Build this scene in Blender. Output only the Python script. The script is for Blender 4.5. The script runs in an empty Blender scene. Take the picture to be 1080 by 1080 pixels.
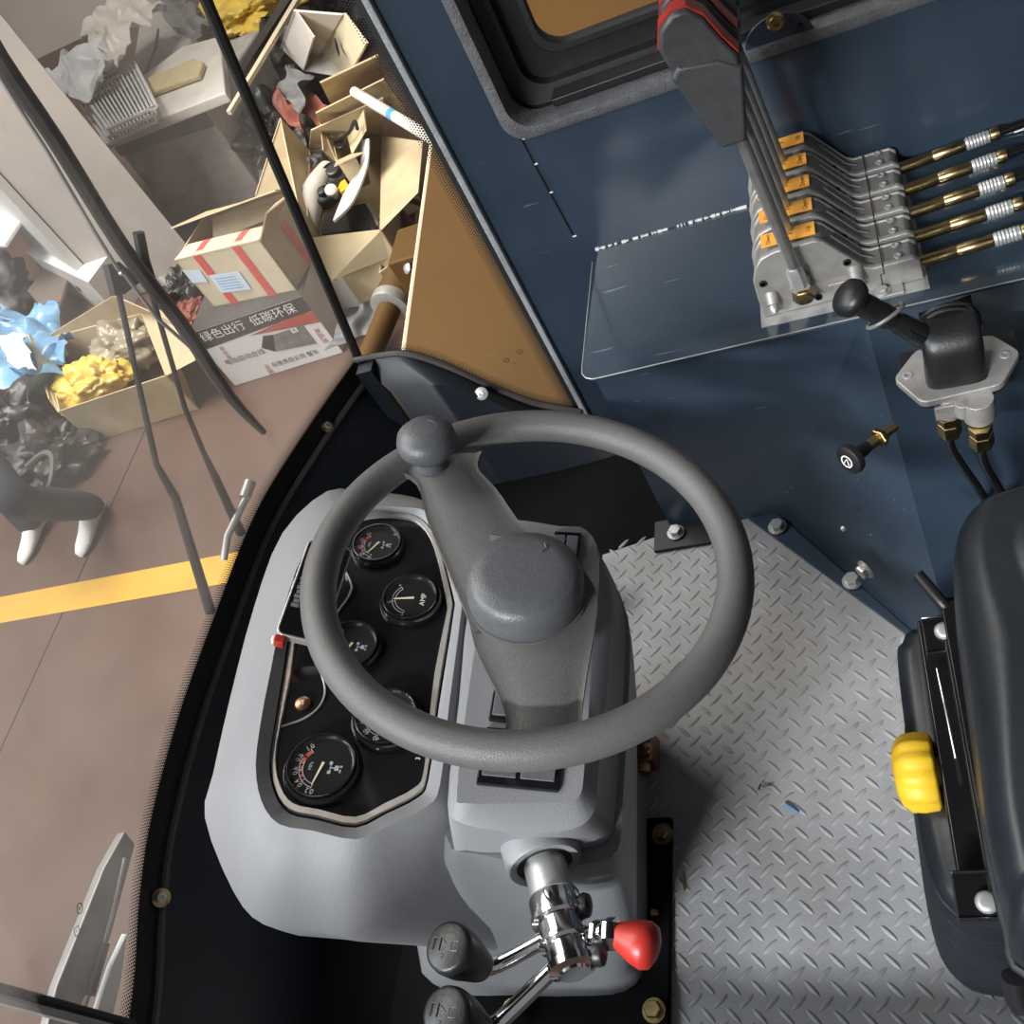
import bpy, bmesh, math, random
from mathutils import Vector, Matrix, noise
S = bpy.context.scene
V = Vector
random.seed(7)
# ------------------------------------------------------------------ camera, light, exposure
CAM = V((0.33424, -0.65795, 1.24584))
RC = ((0.90846433, 0.1098638, -0.4032648), (-0.16837012, -0.78689181, -0.59367734), (-0.38254942, 0.60723244, -0.69636536))
cd = bpy.data.cameras.new('camera'); cam = bpy.data.objects.new('camera', cd); S.collection.objects.link(cam)
cd.sensor_width = 36; cd.lens = 35.0; cd.clip_start = 0.02; cd.clip_end = 100
cam.matrix_world = Matrix(((RC[0][0], -RC[1][0], -RC[2][0], CAM[0]), (RC[0][1], -RC[1][1], -RC[2][1], CAM[1]),
                           (RC[0][2], -RC[1][2], -RC[2][2], CAM[2]), (0, 0, 0, 1)))
S.camera = cam
W = bpy.data.worlds.new('world'); S.world = W; W.use_nodes = True
W.node_tree.nodes['Background'].inputs[0].default_value = (0.93, 0.96, 1.0, 1)
W.node_tree.nodes['Background'].inputs[1].default_value = 0.24
def area(name, loc, target, size, sy, power, col, spread=180):
    l = bpy.data.lights.new(name, 'AREA'); l.shape = 'RECTANGLE'; l.size = size; l.size_y = sy; l.energy = power; l.color = col; l.spread = math.radians(spread)
    o = bpy.data.objects.new(name, l); S.collection.objects.link(o); o.location = loc
    o.rotation_euler = (V(target) - V(loc)).to_track_quat('-Z', 'Y').to_euler(); return o
area('outside_fill', (-3.6, 2.2, 5.2), (-3.0, 3.0, -1.1), 3.5, 3.5, 420, (1.0, 0.96, 0.90), 120)  # added overhead fill that brightens the area outside, no known fixture
area('daylight_front', (-5.5, -1.6, 4.6), (-0.3, 0, 0.4), 3.5, 2.2, 440, (0.90, 0.95, 1.0))
area('door_daylight', (-1.9, -4.5, 3.55), (0.2, -0.1, 0.1), 2.0, 0.16, 68, (0.95, 0.98, 1.0), 60)
vs = S.view_settings; vs.view_transform = 'Standard'; vs.look = 'None'; vs.gamma = 1; vs.exposure = 0.0; vs.use_curve_mapping = False

# ------------------------------------------------------------------ view helpers: where a sight line meets a real plane
def ray(u, v):
    a, b = (u - 540) / 1050, (v - 540) / 1050
    return V((RC[0][i] * a + RC[1][i] * b + RC[2][i] for i in range(3)))
def PZ(u, v, z): d = ray(u, v); return CAM + d * ((z - CAM.z) / d.z)
def PY(u, v, y): d = ray(u, v); return CAM + d * ((y - CAM.y) / d.y)
def PX(u, v, x): d = ray(u, v); return CAM + d * ((x - CAM.x) / d.x)
def PN(u, v, p, n): d = ray(u, v); return CAM + d * ((V(p) - CAM).dot(n) / d.dot(n))

# ------------------------------------------------------------------ materials
MATS = {}
def s2l(c): return tuple((x / 12.92 if x <= 0.04045 else ((x + 0.055) / 1.055) ** 2.4) for x in c)
def rgb(r, g, b): return s2l((r / 255, g / 255, b / 255))
def mat(name, col, rough=0.5, metal=0.0, var=0.12, scale=30, bump=0.0, bscale=200, spec=0.5, coat=0.0, dirt=None, dscale=6, damt=0.5, scratch=0):
    if name in MATS: return MATS[name]
    m = bpy.data.materials.new(name); m.use_nodes = True; nt = m.node_tree; N = nt.nodes; L = nt.links
    b = N['Principled BSDF']; b.inputs['Roughness'].default_value = rough; b.inputs['Metallic'].default_value = metal
    b.inputs['Specular IOR Level'].default_value = spec; b.inputs['Coat Weight'].default_value = coat; b.inputs['Coat Roughness'].default_value = 0.08
    tc = N.new('ShaderNodeTexCoord')
    n1 = N.new('ShaderNodeTexNoise'); n1.inputs['Scale'].default_value = scale; n1.inputs['Detail'].default_value = 5
    L.new(tc.outputs['Object'], n1.inputs['Vector'])
    cr = N.new('ShaderNodeValToRGB'); c = col
    cr.color_ramp.elements[0].position = 0.3; cr.color_ramp.elements[1].position = 0.7
    cr.color_ramp.elements[0].color = (c[0] * (1 - var), c[1] * (1 - var), c[2] * (1 - var), 1)
    cr.color_ramp.elements[1].color = (min(1, c[0] * (1 + var)), min(1, c[1] * (1 + var)), min(1, c[2] * (1 + var)), 1)
    L.new(n1.outputs['Fac'], cr.inputs['Fac']); out = cr.outputs['Color']
    def mixin(fac, colr, out):
        mx = N.new('ShaderNodeMix'); mx.data_type = 'RGBA'; L.new(fac, mx.inputs[0]); L.new(out, mx.inputs[6]); mx.inputs[7].default_value = (*colr, 1)
        return mx.outputs[2]
    if dirt:
        n2 = N.new('ShaderNodeTexNoise'); n2.inputs['Scale'].default_value = dscale; n2.inputs['Detail'].default_value = 8; n2.inputs['Roughness'].default_value = 0.65
        L.new(tc.outputs['Object'], n2.inputs['Vector'])
        r2 = N.new('ShaderNodeMapRange'); r2.inputs[1].default_value = 0.45; r2.inputs[2].default_value = 0.75; r2.inputs[3].default_value = 0; r2.inputs[4].default_value = damt
        L.new(n2.outputs['Fac'], r2.inputs[0]); out = mixin(r2.outputs[0], dirt, out)
    if scratch:
        wv = N.new('ShaderNodeTexNoise'); wv.inputs['Scale'].default_value = 9; wv.inputs['Detail'].default_value = 2
        mp = N.new('ShaderNodeMapping'); mp.inputs['Scale'].default_value = (1, 14, 14); mp.inputs['Rotation'].default_value = (0.3, 0.5, 0.6)
        L.new(tc.outputs['Object'], mp.inputs['Vector']); L.new(mp.outputs[0], wv.inputs['Vector'])
        r3 = N.new('ShaderNodeMapRange'); r3.inputs[1].default_value = 0.72; r3.inputs[2].default_value = 0.76; r3.inputs[4].default_value = scratch
        L.new(wv.outputs['Fac'], r3.inputs[0]); out = mixin(r3.outputs[0], (0.35, 0.42, 0.48), out)
    L.new(out, b.inputs['Base Color'])
    if bump:
        n3 = N.new('ShaderNodeTexNoise'); n3.inputs['Scale'].default_value = bscale; n3.inputs['Detail'].default_value = 3
        L.new(tc.outputs['Object'], n3.inputs['Vector'])
        bp = N.new('ShaderNodeBump'); bp.inputs['Strength'].default_value = bump; bp.inputs['Distance'].default_value = 0.004
        L.new(n3.outputs['Fac'], bp.inputs['Height']); L.new(bp.outputs[0], b.inputs['Normal'])
    MATS[name] = m; return m
blue = mat('navy_paint', (0.027, 0.042, 0.063), 0.27, 0.0, 0.10, 8, 0.06, 60, 0.5, 0.0, (0.045, 0.060, 0.078), 4, 0.35, 0.25)
bluegloss = mat('navy_gloss_paint', (0.022, 0.036, 0.054), 0.16, 0.0, 0.08, 8, 0.0, 60, 0.7, 0.5, (0.04, 0.055, 0.07), 5, 0.3, 0.3)
darkblue = mat('dark_navy_panel', (0.004, 0.006, 0.011), 0.5, 0, 0.12, 10)
darkfloor = mat('dark_rubber_mat', (0.003, 0.003, 0.0035), 0.9, 0, 0.2, 20, spec=0.1)
black = mat('black_plastic', (0.010, 0.010, 0.011), 0.42, 0, 0.15, 40, 0.08, 300)
blackgloss = mat('gloss_black', (0.008, 0.008, 0.009), 0.15, 0, 0.1, 20)
rubber = mat('black_rubber', (0.014, 0.014, 0.015), 0.6, 0, 0.2, 60, 0.2, 400)
trimgrey = mat('grey_rubber_trim', (0.10, 0.10, 0.105), 0.6, 0, 0.2, 60, 0.5, 350)
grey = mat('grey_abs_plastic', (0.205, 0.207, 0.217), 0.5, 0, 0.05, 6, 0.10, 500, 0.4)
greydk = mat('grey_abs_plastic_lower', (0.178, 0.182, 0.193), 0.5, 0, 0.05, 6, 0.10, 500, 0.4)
wheelm = mat('grained_wheel_foam', (0.105, 0.102, 0.101), 0.42, 0, 0.14, 700, 0.22, 1000, 0.45, 0, (0.16, 0.15, 0.14), 14, 0.35)
capm = mat('smooth_dark_plastic', (0.088, 0.091, 0.098), 0.40, 0, 0.08, 160, 0.15, 600)
floorm = mat('grey_rubber_checker_mat', (0.255, 0.255, 0.262), 0.52, 0, 0.10, 12, 0.1, 200, 0.45, 0, (0.17, 0.155, 0.14), 7, 0.55)
chrome = mat('chrome', (0.75, 0.75, 0.76), 0.12, 1.0, 0.05)
steel = mat('zinc_steel', (0.46, 0.46, 0.45), 0.38, 0.55, 0.15, 40)
gripm = mat('grip_plastic', (0.045, 0.046, 0.048), 0.42, 0, 0.12, 80, 0.1, 400)
rodm = mat('bare_steel_rod', (0.48, 0.46, 0.43), 0.32, 0.85, 0.2, 40)
sealm = mat('pale_sealant', (0.27, 0.28, 0.29), 0.6, 0, 0.15, 60, 0.3, 300)
castal = mat('cast_aluminium', (0.38, 0.36, 0.34), 0.5, 0.55, 0.10, 60, 0.15, 400)
castdk = mat('dark_cast_aluminium', (0.27, 0.255, 0.24), 0.5, 0.5, 0.12, 60, 0.15, 400)
brass = mat('yellow_zinc_brass', (0.42, 0.31, 0.15), 0.3, 1.0, 0.3, 60)
copper = mat('copper_fitting', (0.33, 0.17, 0.10), 0.35, 1.0, 0.3, 60)
trimsil = mat('brushed_trim', (0.60, 0.56, 0.52), 0.3, 0.6, 0.1, 80)
leather = mat('black_leatherette', (0.012, 0.015, 0.019), 0.36, 0, 0.12, 30, 0.05, 160, 0.5)
yellow = mat('yellow_knob_plastic', (0.72, 0.44, 0.02), 0.5, 0, 0.08, 30)
red = mat('red_plastic', (0.36, 0.022, 0.014), 0.4, 0, 0.05, 30)
orange = mat('orange_sticker', (0.82, 0.36, 0.05), 0.5, 0, 0.03, 30)
ink = mat('black_ink', (0.012, 0.012, 0.012), 0.6, 0, 0.05)
white = mat('white_print', (0.78, 0.78, 0.76), 0.5, 0, 0.04)
paper = mat('white_plastic_sheet', (0.66, 0.66, 0.66), 0.4, 0, 0.08, 8)
card = mat('cardboard', (0.50, 0.395, 0.245), 0.8, 0, 0.10, 9, 0.1, 60, 0.2)
carddk = mat('cardboard_inside', (0.36, 0.275, 0.165), 0.85, 0, 0.12, 9, 0.1, 60, 0.2)
cardlt = mat('cardboard_pale', (0.60, 0.51, 0.36), 0.8, 0, 0.08, 9, 0.1, 60, 0.2)
brown = mat('bronze_brown_paint', (0.092, 0.044, 0.008), 0.6, 0, 0.05, 3, spec=0.25)
ground = mat('red_brown_concrete', (0.082, 0.046, 0.031), 0.6, 0, 0.14, 3, 0.05, 30, 0.4, 0, (0.13, 0.08, 0.058), 1.3, 0.5)
stripe = mat('yellow_floor_paint', (0.50, 0.28, 0.03), 0.55, 0, 0.08, 6)
concrete = mat('beige_concrete', (0.44, 0.385, 0.34), 0.8, 0, 0.08, 2, 0.1, 30, 0.2, 0, (0.30, 0.25, 0.22), 1.5, 0.5)
wallm = mat('pink_beige_plaster', (0.50, 0.42, 0.37), 0.8, 0, 0.05, 1)
whitepanel = mat('white_board', (0.62, 0.60, 0.57), 0.6, 0, 0.05, 3)
denim = mat('dark_denim', (0.030, 0.036, 0.046), 0.85, 0, 0.2, 40, 0.3, 80)
jacket = mat('dark_jacket', (0.03, 0.03, 0.035), 0.8, 0, 0.2, 30)
skin = mat('skin', (0.50, 0.30, 0.21), 0.55, 0, 0.05)
hairm = mat('black_hair', (0.012, 0.010, 0.010), 0.6)
shoe = mat('white_shoe', (0.70, 0.68, 0.64), 0.6, 0, 0.08, 20)
clearbag = mat('grey_crate_plastic', (0.40, 0.37, 0.34), 0.5, 0, 0.18, 12, 0.2, 40)
bluebag = mat('blue_plastic_sheet', (0.17, 0.33, 0.50), 0.25, 0, 0.3, 5, 0.3, 20)
yellowbag = mat('yellow_plastic_bag', (0.72, 0.50, 0.09), 0.3, 0, 0.2, 8, 0.4, 30)
blackbag = mat('black_plastic_bag', (0.035, 0.031, 0.029), 0.42, 0, 0.35, 8, 0.4, 30)
greycloth = mat('dark_grey_tarp', (0.13, 0.13, 0.13), 0.6, 0, 0.2, 6, 0.3, 20)
milky = mat('milky_plastic_film', (0.62, 0.57, 0.51), 0.35, 0, 0.12, 6, 0.3, 20)
redbrown = mat('red_brown_scrap', (0.22, 0.06, 0.04), 0.6, 0, 0.3, 10)
redtape = mat('red_tape', (0.62, 0.10, 0.08), 0.4, 0, 0.08, 30)
adred = mat('faded_red_print', (0.40, 0.10, 0.07), 0.5, 0, 0.08, 10)
adgrey = mat('dark_grey_print', (0.055, 0.05, 0.047), 0.5, 0, 0.15, 10)
adwhite = mat('white_box_print', (0.68, 0.66, 0.63), 0.5, 0, 0.06, 4)
bluelabel = mat('pale_blue_label', (0.62, 0.72, 0.82), 0.5, 0, 0.05, 10)
wiperm = mat('wiper_black_metal', (0.035, 0.032, 0.03), 0.35, 0.3, 0.2, 40)
ironm = mat('grey_painted_steel', (0.26, 0.25, 0.24), 0.4, 0.4, 0.2, 20)
roofm = mat('dark_headliner', (0.06, 0.06, 0.065), 0.9)
def glass(name, tint, dust, gloss=0.06, dustcol=(0.62, 0.55, 0.50)):
    m = bpy.data.materials.new(name); m.use_nodes = True; nt = m.node_tree; N = nt.nodes; L = nt.links
    N.remove(N['Principled BSDF']); o = N['Material Output']
    t = N.new('ShaderNodeBsdfTransparent'); t.inputs[0].default_value = (*tint, 1)
    g = N.new('ShaderNodeBsdfGlossy'); g.inputs['Roughness'].default_value = 0.03
    mx = N.new('ShaderNodeMixShader'); lw = N.new('ShaderNodeLayerWeight'); pw = N.new('ShaderNodeMath'); pw.operation = 'POWER'; pw.inputs[1].default_value = 4; L.new(lw.outputs['Facing'], pw.inputs[0]); fr = N.new('ShaderNodeMath'); fr.operation = 'MULTIPLY_ADD'; fr.inputs[1].default_value = 0.6; fr.inputs[2].default_value = 0.03; L.new(pw.outputs[0], fr.inputs[0])
    L.new(fr.outputs[0], mx.inputs[0]); L.new(t.outputs[0], mx.inputs[1]); L.new(g.outputs[0], mx.inputs[2])
    d = N.new('ShaderNodeBsdfDiffuse'); d.inputs[0].default_value = (*dustcol, 1)
    tr = N.new('ShaderNodeBsdfTranslucent'); tr.inputs[0].default_value = (*dustcol, 1)
    ad = N.new('ShaderNodeMixShader'); ad.inputs[0].default_value = 0.5; L.new(d.outputs[0], ad.inputs[1]); L.new(tr.outputs[0], ad.inputs[2])
    n = N.new('ShaderNodeTexNoise'); n.inputs['Scale'].default_value = 5; n.inputs['Detail'].default_value = 8; tc = N.new('ShaderNodeTexCoord')
    L.new(tc.outputs['Object'], n.inputs['Vector'])
    r = N.new('ShaderNodeMapRange'); r.inputs[1].default_value = 0.3; r.inputs[2].default_value = 0.75; r.inputs[3].default_value = dust * 0.4; r.inputs[4].default_value = dust * 1.5
    L.new(n.outputs['Fac'], r.inputs[0])
    m2 = N.new('ShaderNodeMixShader'); L.new(r.outputs[0], m2.inputs[0]); L.new(mx.outputs[0], m2.inputs[1]); L.new(ad.outputs[0], m2.inputs[2])
    L.new(m2.outputs[0], o.inputs['Surface']); MATS[name] = m; return m
windglass = glass('dusty_windscreen_glass', (0.93, 0.93, 0.92), 0.125)
sideglass = glass('clear_side_glass', (0.94, 0.94, 0.92), 0.015)
lens = glass('gauge_lens', (0.95, 0.95, 0.95), 0.05, dustcol=(0.5, 0.48, 0.45))

# ------------------------------------------------------------------ mesh building
BASE = {}
class B:
    def __init__(s): s.v = []; s.f = []; s.mi = []; s.ms = []; s.sm = []
    def m(s, material):
        if material not in s.ms: s.ms.append(material)
        s.cur = s.ms.index(material); return s
    def add(s, vs, fs, smooth=True):
        if not s.ms: s.ms.append(None); s.cur = 0
        o = len(s.v); s.v += [V(p) for p in vs]
        for f in fs: s.f.append([i + o for i in f]); s.mi.append(s.cur); s.sm.append(smooth)
        return s
    def box(s, c, sz, rot=None, ax=None):
        c = V(c); hx, hy, hz = sz[0] / 2, sz[1] / 2, sz[2] / 2
        A = ax if ax else (V((1, 0, 0)), V((0, 1, 0)), V((0, 0, 1)))
        if rot is not None:
            q = rot if isinstance(rot, Matrix) else Matrix.Rotation(rot, 3, 'Z'); A = [q @ a for a in A]
        P = [c + A[0] * x * hx + A[1] * y * hy + A[2] * z * hz for z in (-1, 1) for y in (-1, 1) for x in (-1, 1)]
        return s.add(P, [(0, 2, 3, 1), (4, 5, 7, 6), (0, 1, 5, 4), (2, 6, 7, 3), (0, 4, 6, 2), (1, 3, 7, 5)], False)
    def loft(s, loops, capa=True, capb=True, closed=True, smooth=True):
        n = len(loops[0]); P = [p for l in loops for p in l]; F = []
        for k in range(len(loops) - 1):
            for i in range(n if closed else n - 1):
                j = (i + 1) % n; F.append((k * n + i, k * n + j, (k + 1) * n + j, (k + 1) * n + i))
        if closed and capa: F.append(tuple(range(n))[::-1])
        if closed and capb: F.append(tuple((len(loops) - 1) * n + i for i in range(n)))
        return s.add(P, F, smooth)
    def lathe(s, base, axis, prof, seg=32, ref=None, capa=True, capb=True):
        a = V(axis).normalized(); r = V(ref) if ref else (V((1, 0, 0)) if abs(a.x) < 0.8 else V((0, 1, 0)))
        x = (r - a * r.dot(a)).normalized(); y = a.cross(x); base = V(base)
        return s.loft([[base + a * h + (x * math.cos(2 * math.pi * i / seg) + y * math.sin(2 * math.pi * i / seg)) * rr for i in range(seg)] for rr, h in prof], capa, capb)
    def cyl(s, p0, p1, r0, r1=None, seg=20):
        p0, p1 = V(p0), V(p1); d = p1 - p0; return s.lathe(p0, d, [(r0, 0), (r0 if r1 is None else r1, d.length)], seg)
    def hexa(s, c, axis, r, h): return s.lathe(c, axis, [(r * 0.96, 0), (r, h * 0.1), (r, h * 0.85), (r * 0.9, h)], 6)
    def tube(s, pts, r, seg=10, closed=False, smoothpts=0):
        pts = [V(p) for p in pts]
        if smoothpts:
            q = []
            m = len(pts)
            for i in range(m if closed else m - 1):
                g = lambda k: pts[k % m] if closed else pts[max(0, min(m - 1, k))]
                a, b, c, d = g(i - 1), g(i), g(i + 1), g(i + 2)
                for t in range(smoothpts):
                    u = t / smoothpts
                    q.append(0.5 * ((2 * b) + (c - a) * u + (2 * a - 5 * b + 4 * c - d) * u * u + (3 * b - a - 3 * c + d) * u ** 3))
            if not closed: q.append(pts[-1])
            if isinstance(r, (list, tuple)): r = [r[min(len(r) - 1, int(k / smoothpts))] + (r[min(len(r) - 1, int(k / smoothpts) + 1)] - r[min(len(r) - 1, int(k / smoothpts))]) * ((k / smoothpts) % 1) for k in range(len(q))]
            pts = q
        n = len(pts); loops = []; up = None
        for i in range(n):
            t = (pts[(i + 1) % n] - pts[i - 1]) if closed else (pts[min(i + 1, n - 1)] - pts[max(i - 1, 0)])
            t = t.normalized() if t.length > 1e-9 else V((0, 0, 1))
            if up is None: up = V((0, 0, 1)) if abs(t.z) < 0.9 else V((1, 0, 0))
            up = (up - t * up.dot(t)); up = up.normalized() if up.length > 1e-6 else V((0, 1, 0)); w = t.cross(up)
            rr = r[i] if isinstance(r, (list, tuple)) else r
            loops.append([pts[i] + (up * math.cos(2 * math.pi * k / seg) + w * math.sin(2 * math.pi * k / seg)) * rr for k in range(seg)])
        if closed: loops.append(loops[0])
        return s.loft(loops, not closed, not closed)
    def prism(s, pts, off, smooth=False):
        pts = [V(p) for p in pts]; off = V(off); return s.loft([pts, [p + off for p in pts]], smooth=smooth)
    def ngon(s, pts): return s.add(pts, [tuple(range(len(pts)))], False)
    def sphere(s, c, r, seg=20, rings=12, sc=(1, 1, 1)):
        c = V(c); return s.loft([[c + V((math.cos(2 * math.pi * i / seg) * math.sin(t) * r * sc[0], math.sin(2 * math.pi * i / seg) * math.sin(t) * r * sc[1], -math.cos(t) * r * sc[2]))
                                  for i in range(seg)] for t in [math.pi * (k + 0.02) / (rings + 0.04) for k in range(rings + 1)]])
    def text(s, txt, o, ex, ey, size, n=None, center=True):
        cu = bpy.data.curves.new('t', 'FONT'); cu.body = txt; cu.size = size
        if center: cu.align_x = 'CENTER'; cu.align_y = 'CENTER'
        ob = bpy.data.objects.new('t', cu); S.collection.objects.link(ob); bpy.context.view_layer.update()
        me = ob.to_mesh(); ex = V(ex).normalized(); ey = V(ey).normalized()
        s.add([V(o) + ex * p.co.x + ey * p.co.y for p in me.vertices], [tuple(p.vertices) for p in me.polygons], False)
        ob.to_mesh_clear(); bpy.data.objects.remove(ob); bpy.data.curves.remove(cu); return s
    def build(s, name, material=None, parent=None, bevel=0, seg=2, angle=40, loc=None, sub=0):
        me = bpy.data.meshes.new(name)
        if parent is not None: o0 = BASE[parent]
        elif loc is not None: o0 = V(loc)
        else:
            lo = [min(p[i] for p in s.v) for i in range(3)]; hi = [max(p[i] for p in s.v) for i in range(3)]
            o0 = V(((lo[0] + hi[0]) / 2, (lo[1] + hi[1]) / 2, lo[2]))
        me.from_pydata([p - o0 for p in s.v], [], s.f)
        ms = [x if x else material for x in s.ms] or [material]
        for x in ms: me.materials.append(x)
        me.polygons.foreach_set('material_index', s.mi); me.polygons.foreach_set('use_smooth', s.sm)
        bm = bmesh.new(); bm.from_mesh(me); bmesh.ops.remove_doubles(bm, verts=bm.verts, dist=1e-6); bmesh.ops.recalc_face_normals(bm, faces=bm.faces)
        bm.to_mesh(me); bm.free(); me.update(); me.set_sharp_from_angle(angle=math.radians(angle))
        ob = bpy.data.objects.new(name, me); S.collection.objects.link(ob)
        if parent is not None: ob.parent = parent
        else: ob.location = o0
        BASE[ob] = o0
        if sub:
            md = ob.modifiers.new('sub', 'SUBSURF'); md.levels = sub; md.render_levels = sub
        if bevel:
            md = ob.modifiers.new('bevel', 'BEVEL'); md.width = bevel; md.segments = seg; md.limit_method = 'ANGLE'; md.angle_limit = math.radians(40)
            me.polygons.foreach_set('use_smooth', [True] * len(me.polygons)); wn = ob.modifiers.new('wn', 'WEIGHTED_NORMAL')
        return ob
def tag(o, label, cat, group=None):
    o['label'] = label; o['category'] = cat
    if group: o['group'] = group
    return o
def thing(name, label, cat, loc, group=None):
    o = bpy.data.objects.new(name, None); S.collection.objects.link(o); o.location = loc; o.empty_display_size = 0.05
    BASE[o] = V(loc); return tag(o, label, cat, group)
def struct(o): o['kind'] = 'structure'; return o
def part(o, label): o['label'] = label; return o
def smoothloop(pts, k=4):      # closed Catmull-Rom through points
    q = []; m = len(pts)
    for i in range(m):
        a, b, c, d = pts[i - 1], pts[i], pts[(i + 1) % m], pts[(i + 2) % m]
        for t in range(k):
            u = t / k; q.append(0.5 * ((2 * b) + (c - a) * u + (2 * a - 5 * b + 4 * c - d) * u * u + (3 * b - a - 3 * c + d) * u ** 3))
    return q
def curve(pts, k=6):
    q = []; m = len(pts); g = lambda i: pts[max(0, min(m - 1, i))]
    for i in range(m - 1):
        a, b, c, d = g(i - 1), g(i), g(i + 1), g(i + 2)
        for t in range(k):
            u = t / k; q.append(0.5 * ((2 * b) + (c - a) * u + (2 * a - 5 * b + 4 * c - d) * u * u + (3 * b - a - 3 * c + d) * u ** 3))
    return q + [pts[-1]]
def bolt(b, c, axis, r=0.010, washer=True):
    a = V(axis).normalized(); c = V(c)
    if washer: b.lathe(c, a, [(r * 1.35, 0), (r * 1.35, r * 0.2)], 20); c = c + a * r * 0.2
    b.lathe(c, a, [(r * 1.18, 0), (r * 1.18, r * 0.15)], 20); b.hexa(c + a * r * 0.15, a, r, r * 0.7)
Z3 = V((0, 0, 1)); UX = V((1, 0, 0)); UY = V((0, 1, 0))

# ================================================================== STRUCTURE: workshop outside
GZ = -1.1
b = B(); b.m(ground).box((-3, 3, GZ - 0.05), (26, 24, 0.1)); struct(b.build('workshop_floor'))
b = B(); b.m(stripe)
y0, y1 = PZ(100, 608, GZ).y, PZ(103, 638, GZ).y
y0, y1 = 1.44, 1.295
b.box((-5.5, (y0 + y1) / 2, GZ + 0.002), (8.0, y0 - y1, 0.004)); struct(b.build('trim_1'))
b = B(); b.m(ink).box((-2.972, 1.6, GZ + 0.001), (0.006, 9, 0.002)); struct(b.build('trim_2'))
b = B(); b.m(wallm).box((-6, 8.6, 1.5), (20, 0.2, 5.4)); b.box((-13, 2, 1.5), (0.2, 14, 5.4)); struct(b.build('wall_workshop'))
# concrete column
L_, M_, R_ = PZ(70, 288, GZ), PZ(125, 318, GZ), PZ(222, 288, GZ)
K_ = L_ + R_ - M_
b = B(); b.m(concrete).prism([L_, M_, R_, K_], (0, 0, 5)); 
ft = [L_ + (L_ - R_) * 0.02, M_ + (M_ - K_) * 0.06, R_ + (R_ - L_) * 0.02, K_]
col = struct(b.build('wall_column', bevel=0.01))
b = B(); b.m(whitepanel).prism([L_ + V((-0.02, -0.03, 0)), M_ + V((-0.03, -0.05, 0)), M_ + V((-0.0, -0.01, 0)), L_ + V((0.01, 0.02, 0))], (0, 0, 5)); struct(b.build('column_face', parent=col))
b = B(); b.m(whitepanel)
q0, q1 = PZ(62, 303, GZ), PZ(130, 338, GZ)
b.prism([q0, q1, q1 + V((0.05, 0.25, 0)), q0 + V((0.05, 0.3, 0))], (0, 0, 0.28))
b.m(ink)
nv = (q1 - q0).cross(Z3).normalized()
for t in (0.35, 0.6): b.lathe(q0.lerp(q1, t) + V((0, 0, 0.14)) + nv * 0.002, nv, [(0.022, 0), (0.022, 0.004)], 16)
struct(b.build('column_foot', parent=col, bevel=0.01))

# ================================================================== STRUCTURE: cab
PT = 0.03
WY = 0.59                                     # right wall plane
# floor with raised checker pattern
b = B(); b.m(floorm)
outl = [V((-0.17, 0.30, 0)), V((-0.05, 0.325, 0)), V((0.072, 0.325, 0)), V((0.30, 0.055, 0)), V((0.34, 0.0, 0)), V((1.0, 0.0, 0)), V((1.0, -0.60, 0)), V((-0.17, -0.60, 0))]
b.prism([p - V((0, 0, 0.02)) for p in outl], (0, 0, 0.02))
def inside(x, y):
    return -0.16 < x < 0.62 and -0.585 < y < 0.318 and (y + 1.184 * x < 0.398)
def dash(x, y, sgn):
    L = 0.0125; Wd = 0.0033; H = 0.0017; d = V((math.cos(math.pi / 4), sgn * math.sin(math.pi / 4), 0)); n = V((-d.y, d.x, 0)); c = V((x, y, 0))
    P = []
    ks = (-1, -0.62, 0, 0.62, 1); ws = (0.06, 0.75, 1, 0.75, 0.06)
    for k, w in zip(ks, ws):
        P += [c + d * L * k - n * Wd * w, c + d * L * k - n * Wd * w * 0.35 + Z3 * H * min(1, w * 1.2), c + d * L * k + n * Wd * w * 0.35 + Z3 * H * min(1, w * 1.2), c + d * L * k + n * Wd * w]
    F = []
    for k in range(4):
        for q in range(3): F.append((k * 4 + q, (k + 1) * 4 + q, (k + 1) * 4 + q + 1, k * 4 + q + 1))
    b.add(P, F, True)
for j in range(-7, 23):
    for i in range(-12, 28):
        if inside(j * PT, -i * PT): dash(j * PT, -i * PT, -1)
        if inside((j + .5) * PT, -(i + .5) * PT): dash((j + .5) * PT, -(i + .5) * PT, 1)
struct(b.build('floor', angle=60))

# windscreen: lower edge at z=.30, ruled upward with a backward lean
SL = V((0.225, 0.0, 1.0))
low = [(375, 378), (322, 452), (268, 540), (222, 655), (186, 755), (158, 858), (145, 940), (133, 1074)]
lowp = [PZ(u, v, 0.30) for u, v in low]; lowp[0] = V((-0.538, 0.59, 0.30))
ext = lowp[-1] + (lowp[-1] - lowp[-2]) * 0.0
lowp += [V((-0.565, -0.66, 0.30)), V((-0.50, -0.86, 0.30))]
lowc = curve(lowp, 6)
def ws(p, dz): return p + SL * dz
b = B(); b.m(windglass)
b.loft([[ws(p, -0.07) for p in lowc], [ws(p, 1.12) for p in lowc]], closed=False); windscreen = struct(b.build('window_1'))
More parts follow.
